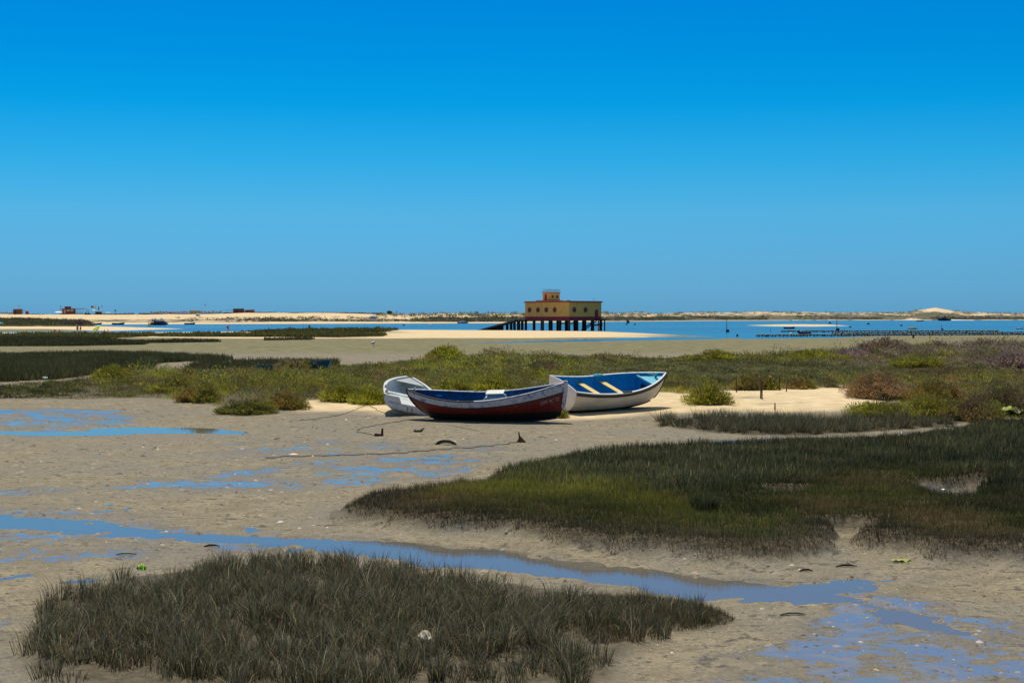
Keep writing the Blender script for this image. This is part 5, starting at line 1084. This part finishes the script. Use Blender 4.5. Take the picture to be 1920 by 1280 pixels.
skiff('moored_skiff', 'crimson skiff with a white canopy moored behind the nearest clam fence', 1508, 625.6, 3.2, CR, DKB, 3.1, cab=(.12, .36, .55, WHC))
skiff('moored_skiff', 'long dark boat beached by the water left of the pier, behind the parasols', 182, 608.3, 5.4, DKB, paint('skiff_grey', (.25, .24, .25)), 0, mast=3.6)
skiff('moored_skiff', 'dark boat with raised ends on the waterline left of the pier', 222, 608.3, 6.8, DKB, paint('skiff_grey_2', (.2, .2, .22)), 0)
skiff('moored_skiff', 'navy boat on the waterline right of the ferry', 356, 608, 6.0, NB, paint('skiff_grey_3', (.2, .22, .3)), 0, mast=3.2)
skiff('moored_skiff', 'small white boat with red on it moored on the far shore left of the building', 868, 606.3, 7.0, WB, CR, 0, cab=(0, .3, 1.0, WHC))
skiff('moored_skiff', 'red hulled boat seen between the stilts of the yellow building', 1058.5, 607.0, 5.6, REDC, WHC, 0)
skiff('moored_skiff', 'white and black boat seen between the stilts right of the red one', 1074, 607.2, 5.0, DKB, WHC, 0, cab=(0, .5, .8, WHC))
skiff('moored_skiff', 'tan flat boat behind the stairs of the yellow building', 1118.5, 610.5, 6.0, paint('skiff_tan', (.35, .24, .15)), DKB, 0)
skiff('moored_skiff', 'white tender floating at the far right edge', 1912, 616.8, 2.6, WB, WHC, 0, cab=(0, .6, .25, WHC))
skiff('moored_skiff', 'small dark boat on the distant water left of the white wake', 1725, 602.3, 7.0, DKB, DKB, 0)
# weed island
X, Y = g0(1710, 616.6); t = lump('weed_islet', 'dark ragged weed islet above the clam fences', 'islet', 1000, 900, 3.2, 1.6, .35, NET, 1.3, 0, .15); t.location = (X, Y, 0)
# motor cruiser with wake
D_ = float(Dy(601.0)); X = (1770-960)/F*D_; t = thing('motor_cruiser', 'dark motor cruiser speeding along the far shore with a white wake', 'boat', (X, D_, 0), math.pi)
hh = Hull(15, 4.4, .85, 0, 1.9, 2.7, 1.9, rocker=.2); MB().grid(hh.skin(nt=18, nu=7)).build('hull', DKB, t, True)
m = MB(); G = [[Vector((hh.p(i/12, 1).x, hh.p(i/12, 1, s_).y, hh.p(i/12, 1).z-.05)) for s_ in (1, 0, -1)] for i in range(13)]; m.grid(G); m.build('deck', paint('deck_grey', (.3, .3, .32)), t)
cb_ = MB().box((.5, 0, 2.9), (6.5, 3.2, 2.0), taper=.75).build('cabin', paint('cabin_dark', (.12, .11, .13)), t, bevel=.1); MB().box((1.2, -1.45, 3.1), (4.2, .3, .6)).build('window', GLASS, cb_)
MB().box((-.5, 0, 4.5), (2.6, 2.2, 1.1), taper=.7).build('flybridge', paint('fly_grey', (.2, .2, .22)), t, bevel=.08); MB().tube([(-1, 0, 4.8), (-1.2, 0, 7.6)], .08, 5).build('mast', BLACK, t)
m = MB(); G = [[(X+6+i*2.4, D_+s_*(1.6+i*.22)+math.sin(i*1.7)*.3, .25+1.3*math.exp(-i*.13)*(1 if s_ == 0 else .15)) for s_ in (-1, 0, 1)] for i in range(12)]; m.grid(G); tag(m.build('wake_foam', paint('foam', (.85, .85, .86)), None, True), 'white wake trailing behind the dark motor cruiser', 'foam', kind='stuff')

# ------------------------------------------------------------------ the bathing island on the left
BRK = paint('hut_brown', (.20, .085, .05), (.15, .065, .04), .8, .85, (.4, .65)); RBR = paint('red_brown_board', (.26, .085, .045), (.20, .07, .04), .8, .85); STRAW = paint('straw', (.26, .17, .12), (.16, .11, .09), 1.5, .95, (.4, .62)); DKG = paint('hut_dark', (.045, .035, .035), (.08, .06, .06), .8, .9); SAIL = paint('white_canvas', (.75, .74, .72))
def hut(label, px, D, w, d, h, mat, roofmat, rise=.35, name='beach_hut', door_=True, rz=.12, zoff=0):
    X, Y, Z = gp(px, D); t = thing(name, label, 'hut', (X, Y, Z+zoff), rz); MB().box((0, 0, h/2-.3), (w, d, h+.6)).build('wall', mat, t)
    m = MB(); m.v = [(-w*.54, -d*.56, h), (w*.54, -d*.56, h), (w*.54, d*.56, h), (-w*.54, d*.56, h), (-w*.54, -d*.56, h+.12), (w*.54, -d*.56, h+rise), (w*.54, d*.56, h+rise), (-w*.54, d*.56, h+.12)]
    m.f = [(3, 2, 1, 0), (4, 5, 6, 7), (0, 1, 5, 4), (1, 2, 6, 5), (2, 3, 7, 6), (3, 0, 4, 7)]; m.build('roof', roofmat, t)
    if door_: MB().box((-w*.2, -d/2-.04, h*.42), (w*.17, .08, h*.84)).build('door', DKG, t)
    return t
k11 = 1100/F
hut('boxy brown hut on the ridge at the far left', 33.5, 1090, 5.8, 5, 4.0, BRK, RBR, .35)
hut('small dark hut with a pale roof below the four flags', 185, 1080, 4.2, 4, 2.3, DKG, SAIL, .3)
hut('tan container hut on the ridge between the ferry and the ruin', 365.5, 1090, 7.8, 4, 2.6, paint('container_tan', (.36, .29, .16)), paint('container_roof', (.40, .33, .20)), .1, door_=False)
hut('large dark two part ruin like hut on the left skyline', 447.5, 1100, 7.6, 6, 3.9, paint('ruin_dark', (.085, .05, .045), (.13, .07, .06), .7, .9, (.45, .6)), DKG, .15, door_=True)
hut('lower rusty red hut right of the dark hut on the skyline', 468, 1100, 7.0, 5, 2.8, RBR, BRK, .4)
hut('pale lilac shack among the straw parasols on the ridge', 323, 1100, 5.6, 3, 1.9, paint('shack_lilac', (.34, .28, .27)), paint('shack_roof', (.4, .33, .32)), .2)
hut('small red kiosk standing on the sand right of the brown hut', 51, 1000, 1.9, 1.6, 2.0, DRED, DRED, .1)
# pergola frames
def frame(label, px, D, w, h, name='pergola'):
    X, Y, Z = gp(px, D); t = thing(name, label, 'pergola', (X, Y, Z)); g = paint('pale_frame', (.35, .28, .28))
    for a in (-1, 1):
        for b in (-1, 1): MB().tube([(a*w/2, b*1.2, -.2), (a*w/2, b*1.2, h)], .09, 5).build('post', g, t)
    m = MB(); [m.box((0, b*1.2, h), (w+.3, .14, .14)) for b in (-1, 1)]; [m.box((-w/2+w*i/4, 0, h+.12), (.1, 2.7, .1)) for i in range(5)]; m.build('beam', g, t)
frame('light open frame right of the brown hut on the far left', 48, 1080, 3.2, 3.0); frame('light open frame left of the large dark hut', 431, 1100, 4.6, 3.0)
# beach bar
X, Y, Z = gp(138, 1085); t = thing('beach_bar', 'red brown beach bar with a long flat terrace roof, on the left ridge', 'building', (X, Y, Z), .04); S_ = 1085/F
ox = lambda p: (p-138)*S_
MB().box((ox(137), 0, .15), (43*S_, 7, .9)).build('deck', paint('deck_dark', (.07, .05, .05)), t)
MB().box((ox(129.5), 0, 2.3), (22*S_, 5, 3.6)).build('wall', RBR, t); MB().box((ox(123.5), -2.55, 2.1), (1.2, .12, 2.4)).build('door', paint('bar_door', (.55, .42, .36)), t)
for p_ in (130.5, 137): wi = MB().box((ox(p_), -2.55, 3.0), (1.9, .12, .9)).build('window', paint('bar_window', (.42, .52, .62)), t)
MB().box((ox(137), 0, 4.25), (45*S_, 6.4, .36)).build('terrace_roof', RBR, t); MB().box((ox(127.5), 0, 5.0), (9*S_, 4, 1.2)).build('upper_storey', RBR, t); MB().box((ox(127.5), 0, 5.7), (11.5*S_, 5, .3)).build('upper_roof', DKG, t)
for p_ in (142, 147, 152, 157.3, 115.5): MB().tube([(ox(p_), -2.9, .5), (ox(p_), -2.9, 4.1)], .11, 5).build('post', RBR, t)
m = MB(); m.box((ox(150), -2.9, 1.6), (15*S_, .1, .14)); [m.box((ox(143)+i*.62, -2.9, 1.05), (.09, .07, 1.1)) for i in range(10)]; m.build('terrace_rail', paint('rail_ochre', (.32, .18, .08)), t)
# flags
def flag(label, px, D, ytop, ybase, fw, fh, mats, feather=False, name='flag_pole', slim=.055):
    X, Y, Z = gp(px, D); zt = pz(ytop, D); t = thing(name, label, 'flag', (X, Y, Z)); hh_ = zt-Z; MB().tube([(0, 0, -.2), (0, 0, hh_)], slim, 5).build('pole', paint('pole_grey', (.35, .38, .42)), t)
    n = len(mats)
    for i, mt in enumerate(mats):
        G = [[(-(fw*(i+u/6)/n)-.05, math.sin((i+u/6)*2.2)*.2, hh_-v*fh/4-(.12*u*fh/6 if feather else 0)) for v in range(5)] for u in range(7)]
        MB().grid(G).build('flag_cloth', mt, t)
FG = paint('flag_green', (.02, .13, .05)); FR = paint('flag_red', (.60, .05, .04)); FY = paint('flag_yellow', (.70, .50, .05)); FB = paint('flag_blue', (.03, .07, .20))
flag('green and red flag, leftmost of the four above the beach bar', 176, 1080, 573.4, 590, 1.9, 1.4, [FR, FG]); flag('yellow flag second of the four above the beach bar', 180.4, 1080, 574, 590, 1.3, 1.5, [FY]); flag('dark blue feather flag third of the four above the beach bar', 186.2, 1080, 574.5, 590, .75, 2.6, [FB], True); flag('small orange flag rightmost of the four above the beach bar', 192.5, 1080, 572.6, 590, 1.0, 1.0, [ORC])
flag('thin mast with a small dark blue flag left of the beach bar', 115, 1080, 573.5, 590, .9, .7, [FB], slim=.07); flag('small red flag flying high above the brown hut', 36.6, 1090, 572.8, 590, .8, .8, [FR], slim=.03); flag('small red flag flying above the tan container hut', 386, 1100, 570.2, 590, .9, .9, [FR], slim=.03)
# straw parasols: every one of the row
X, Y, Z = gp(284, 1120); pp = parasol('straw_parasol', 'thatched straw parasol in the row along the left ridge', X, Y, Z+.3, 1.45, 1.2, STRAW, 0, 0, 2.5, 'straw parasols in a row along the island ridge'); kk = 0
for px_ in [290, 296, 301, 306.5, 312, 333, 339, 345, 350, 378, 384.5, 391.5, 399.5, 406.5, 413.5]+[2, 7, 12.5, 17.5, 22]:
    c = copy_tree(pp); X, Y, Z = gp(px_, 1115+(kk*37 % 23)); place(c, (X, Y, Z+.3), 0, None if px_ > 100 else 'thatched straw parasol in the cluster at the left edge of the ridge', (1, 1, .9+.2*((kk*7) % 5)/5)); kk += 1
    if px_ < 100: c['group'] = 'straw parasols clustered at the left edge'
X, Y, Z = gp(203, 1075); parasol('sun_parasol', 'yellow and turquoise parasol on the ridge right of the small dark hut', X, Y, Z, 2.0, .6, paint('yellow_turq', (.65, .60, .10), (.05, .5, .5), .7, .7, (.45, .55)), 0, 0, 2.0); X, Y, Z = gp(176, 1078); parasol('sun_parasol', 'white parasol on the ridge left of the small dark hut', X, Y, Z, 1.4, .5, SAIL, 0, 0, 3.6)
# brushwood fence on the ridge
def ridge_fence(label, a, b, h, D=1128):
    X0, Y0, Z0 = gp(a, D); t = thing('brushwood_fence', label, 'fence', (X0, Y0, Z0)); n = max(int((b-a)/2.5), 4); G = []; r_ = random.Random(int(a))
    for i in range(n+1):
        X, Y, Z = gp(a+(b-a)*i/n, D); hz = h*r_.uniform(.75, 1.2); G.append([(X-X0, -.08, Z-Z0-.3), (X-X0, -.08, Z-Z0+hz), (X-X0, .08, Z-Z0+hz), (X-X0, .08, Z-Z0-.3)])
    MB().grid(G, close=True).build('brush_panel', paint('brushwood', (.16, .10, .09), (.24, .17, .15), .9, .95, (.42, .6)), t)
    m = MB()
    for i in range(0, n+1, 3): X, Y, Z = gp(a+(b-a)*i/n, D); m.box((X-X0, -.12, Z-Z0+h*.5), (.22, .16, h*1.25))
    m.build('rail_posts', DKWOOD, t)
for a, b, lab in ((53, 91, 'low brushwood fence between the brown hut and the gap at far left'), (97, 115, 'low brushwood fence left of the beach bar'), (158, 253, 'brushwood fence right of the beach bar'), (260, 282, 'short brushwood fence above the pier'), (283, 319, 'brushwood fence under the first straw parasols'), (327, 360, 'brushwood fence under the middle straw parasols'), (372, 414, 'brushwood fence under the last straw parasols'), (416, 531, 'brushwood fence beyond the dark and red huts'), (534, 590, 'second last brushwood fence on the long bare ridge'), (592, 722, 'last brushwood fence, ending left of the dark tree')): ridge_fence(lab, a, b, 1.25)
# pier and ferry
X, Y, Z = gp(258, 965); t = thing('pier', 'wooden pier on piles running down to the ferry', 'pier', (X, Y, 0)); Sp = 965/F
m = MB(); m.tube([(0, 0, Z+.1), (12*Sp, -12, 1.0), (24*Sp, -22, .7)], .35, 4); m.build('walkway', TIMB, t)
for i in range(11): x_ = i*2.35*Sp; MB().tube([(x_, -i*2.1, -.5), (x_, -i*2.1, 3.6-.12*i+(0 if i != 10 else 1.2))], .17 if i != 10 else .3, 6).build('pile', TIMB, t)
D_ = float(Dy(609.0)); X = (297.5-960)/F*D_; Sf = D_/F; t = thing('ferry', 'small two deck ferry with a white canopy lying at the pier', 'ferry', (X, D_, 0))
hh = Hull(37*Sf, 4.6, .8, 0, 1.5, 2.0, 1.7, rocker=.1); m = MB().grid(hh.skin(nt=22, nu=7)); m.build('hull', paint('ferry_hull', (.06, .07, .12)), t, True); G = [[Vector((hh.p(i/12, 1).x, hh.p(i/12, 1, s_).y, hh.p(i/12, 1).z-.1)) for s_ in (1, 0, -1)] for i in range(13)]; MB().grid(G).build('deck', paint('ferry_deck', (.2, .2, .22)), t)
FW = paint('ferry_blue_grey', (.16, .19, .28)); MB().box((2.5*Sf, 0, 2.2), (21*Sf, 3.8, 2.2)).build('cabin', FW, t); MB().box((2.5*Sf, -1.95, 2.6), (18*Sf, .1, .8)).build('window_band', GLASS, t)
MB().box((-9*Sf, -1.9, 1.5), (7*Sf, .6, 1.3)).build('red_panel', FR, t); MB().box((3*Sf, 0, 4.9), (19*Sf, 4.0, .22)).build('canopy', SAIL, t)
for i in range(6): MB().tube([((-6+i*3.6)*Sf, -1.85, 3.2), ((-6+i*3.6)*Sf, -1.85, 4.9)], .08, 5).build('canopy_post', DKB, t)
m = MB(); m.box((4*Sf, -1.9, 3.7), (16*Sf, .08, .5)); m.build('upper_rail', paint('rail_maroon', (.22, .05, .07)), t); MB().box((-8.5*Sf, 0, 3.9), (3.6*Sf, 2.6, 1.5)).build('wheelhouse', SAIL, t); MB().tube([(-12*Sf, 0, 1), (-12*Sf, 0, 5.8)], .14, 5).build('mast', TIMB, t)
for k_, p_ in enumerate((5.5, -6.3)): MB().lathe([(.1, 5.0), (.75, 5.2), (.75, 5.9), (.1, 6.3)], 8, (p_*Sf, 0, 0)).build('life_raft', SAIL, t, True)
t.scale = (1, 1, .58)
# tents, shades and small beach things
X, Y, Z = gp(371, 985); t = thing('beach_tent', 'pale blue dome tent on the island beach', 'tent', (X, Y, Z)); MB().lathe([(1.6, 0), (1.5, .7), (1.0, 1.4), (.3, 1.8)], 12).build('dome', paint('tent_blue', (.25, .45, .72), (.5, .62, .78), .8, .6, (.45, .6)), t, True); MB().box((0, -1.45, .5), (1.0, .1, 1.0)).build('tent_door', DKB, t)
X, Y, Z = gp(110, 1010); t = thing('shade_tent', 'low white shade canopy with people under it on the island sand', 'tent', (X, Y, Z)); m = MB(); m.v = [(-2.6, -1.5, 1.5), (2.6, -1.5, 1.5), (2.6, 1.5, 1.5), (-2.6, 1.5, 1.5), (-1, 0, 2.3), (1, 0, 2.3)]; m.f = [(0, 1, 5, 4), (1, 2, 5), (2, 3, 4, 5), (3, 0, 4)]; m.build('canopy', SAIL, t); [MB().tube([(a, b, 0), (a, b, 1.5)], .06, 5).build('pole', BLACK, t) for a in (-2.5, 2.5) for b in (-1.4, 1.4)]
X, Y, Z = gp(700, 1030); t = thing('boat_shed', 'bright blue tarp shelter on the beach left of the dark tree', 'shelter', (X, Y, Z)); m = MB(); m.v = [(-2.4, -1.5, 0), (2.4, -1.5, 0), (2.4, 1.5, 0), (-2.4, 1.5, 0), (-1.9, 0, 1.9), (2.0, 0, 1.6)]; m.f = [(0, 1, 5, 4), (1, 2, 5), (2, 3, 4, 5), (3, 0, 4)]; m.build('tarp', paint('tarp_blue', (.05, .22, .45), (.03, .12, .22), .9, .7, (.45, .6)), t); MB().box((0, -1.2, .3), (3.6, .3, .6)).build('crate_row', DKB, t)
X, Y, Z = gp(709, 1075); t = thing('boat_shed', 'long grey blue roofed shelter above the bright blue tarp', 'shelter', (X, Y, Z)); MB().box((0, 0, 1.9), (7.5, 3, .5)).build('roof', paint('roof_grey_blue', (.08, .16, .20)), t); [MB().tube([(a, -1.2, -.3), (a, -1.2, 1.7)], .12, 5).build('post', TIMB, t) for a in (-3.4, 0, 3.4)]
def vehicle(label, px, D, L, mat):
    X, Y, Z = gp(px, D); t = thing('beach_buggy', label, 'vehicle', (X, Y, Z), .1); MB().box((0, 0, .75), (L, 1.6, .6), taper=.9).build('body', mat, t, bevel=.1); MB().box((-L*.08, 0, 1.3), (L*.45, 1.4, .6), taper=.75).build('cab', DKB, t, bevel=.08)
    for a in (-1, 1):
        for b in (-1, 1): MB().tube([(a*L*.32, b*.7, .38), (a*L*.32, b*.9, .38)], .38, 12).build('wheel', BLACK, t)
vehicle('dark beach buggy parked on the sand below the beach bar, left of two', 162, 1030, 2.4, DKB); vehicle('grey beach buggy parked on the sand below the beach bar, right of two', 167.5, 1032, 2.0, paint('buggy_grey', (.16, .14, .16))); vehicle('dark vehicle on the island shore right of the dark tree', 744, 985, 3.6, paint('car_dark', (.04, .06, .05)))
for px_, D_, lab in ((243.5, 1030, 'distant walker in dark clothes on the sand left of the pier, left of two'), (248.8, 1030, 'distant walker in dark clothes on the sand left of the pier, right of two'), (678, 965, 'tiny distant person standing at the waterline below the long bare ridge'), (230.5, 1035, 'tiny crouching person on the sand left of the two walkers')):
    per(lab, px_, D_, 'stand' if px_ != 230.5 else 'sit', SK1, [('shorts', NAVY), ('shirt', DKB)], .4, hgt=1.8)
X, Y, Z = gp(216.5, 1040); t = thing('lifeguard_post', 'small dark signboard on a post on the sand right of the dark hut', 'sign', (X, Y, Z)); MB().tube([(0, 0, 0), (0, 0, 3.2)], .1, 5).build('post', TIMB, t); MB().box((0, 0, 3.3), (1.1, .15, 1.0)).build('board', paint('board_maroon', (.10, .05, .06)), t)
X, Y, Z = gp(164.5, 1080); t = thing('lifeguard_chair', 'tall dark lookout chair right of the beach bar', 'chair', (X, Y, Z)); [MB().tube([(a, b, 0), (a*.7, b*.7, 2.3)], .07, 5).build('leg', TIMB, t) for a in (-.8, .8) for b in (-.8, .8)]; MB().box((0, 0, 2.4), (1.4, 1.4, .2)).build('seat', TIMB, t); MB().box((0, 0, 3.6), (1.9, 1.6, .15)).build('roof', DKG, t); [MB().tube([(a, .6, 2.4), (a, .6, 3.6)], .06, 5).build('post', TIMB, t) for a in (-.7, .7)]
# wading bird on the flat
X, Y, Z = spot(701, 651.5); t = thing('wading_bird', 'white and dark wading bird standing alone on the green mudflat', 'bird', (X, Y, Z), .6)
DB = paint('dark_feathers', (.03, .03, .035)); WF = paint('white_feathers', (.75, .75, .74)); m = MB().tube([(-.42, 0, .52), (-.28, 0, .60), (-.05, 0, .66), (.14, 0, .72), (.22, 0, .86), (.20, 0, 1.0), (.25, 0, 1.08), (.33, 0, 1.08)], [.02, .09, .16, .12, .05, .045, .065, .02], 10); m.build('body', WF, t, True)
for s_ in (1, -1): MB().tube([(-.46, s_*.04, .50), (-.2, s_*.12, .60), (.08, s_*.12, .70)], [.02, .09, .05], 8).build('wing', DB, t, True); MB().tube([(-.02, s_*.06, .58), (-.05, s_*.06, .30), (.0, s_*.06, .0), (.09, s_*.06, .0)], [.03, .015, .014, .012], 5).build('leg', DB, t)
MB().tube([(.30, 0, 1.08), (.52, 0, 1.04)], [.022, .005], 6).build('beak', ORC, t)
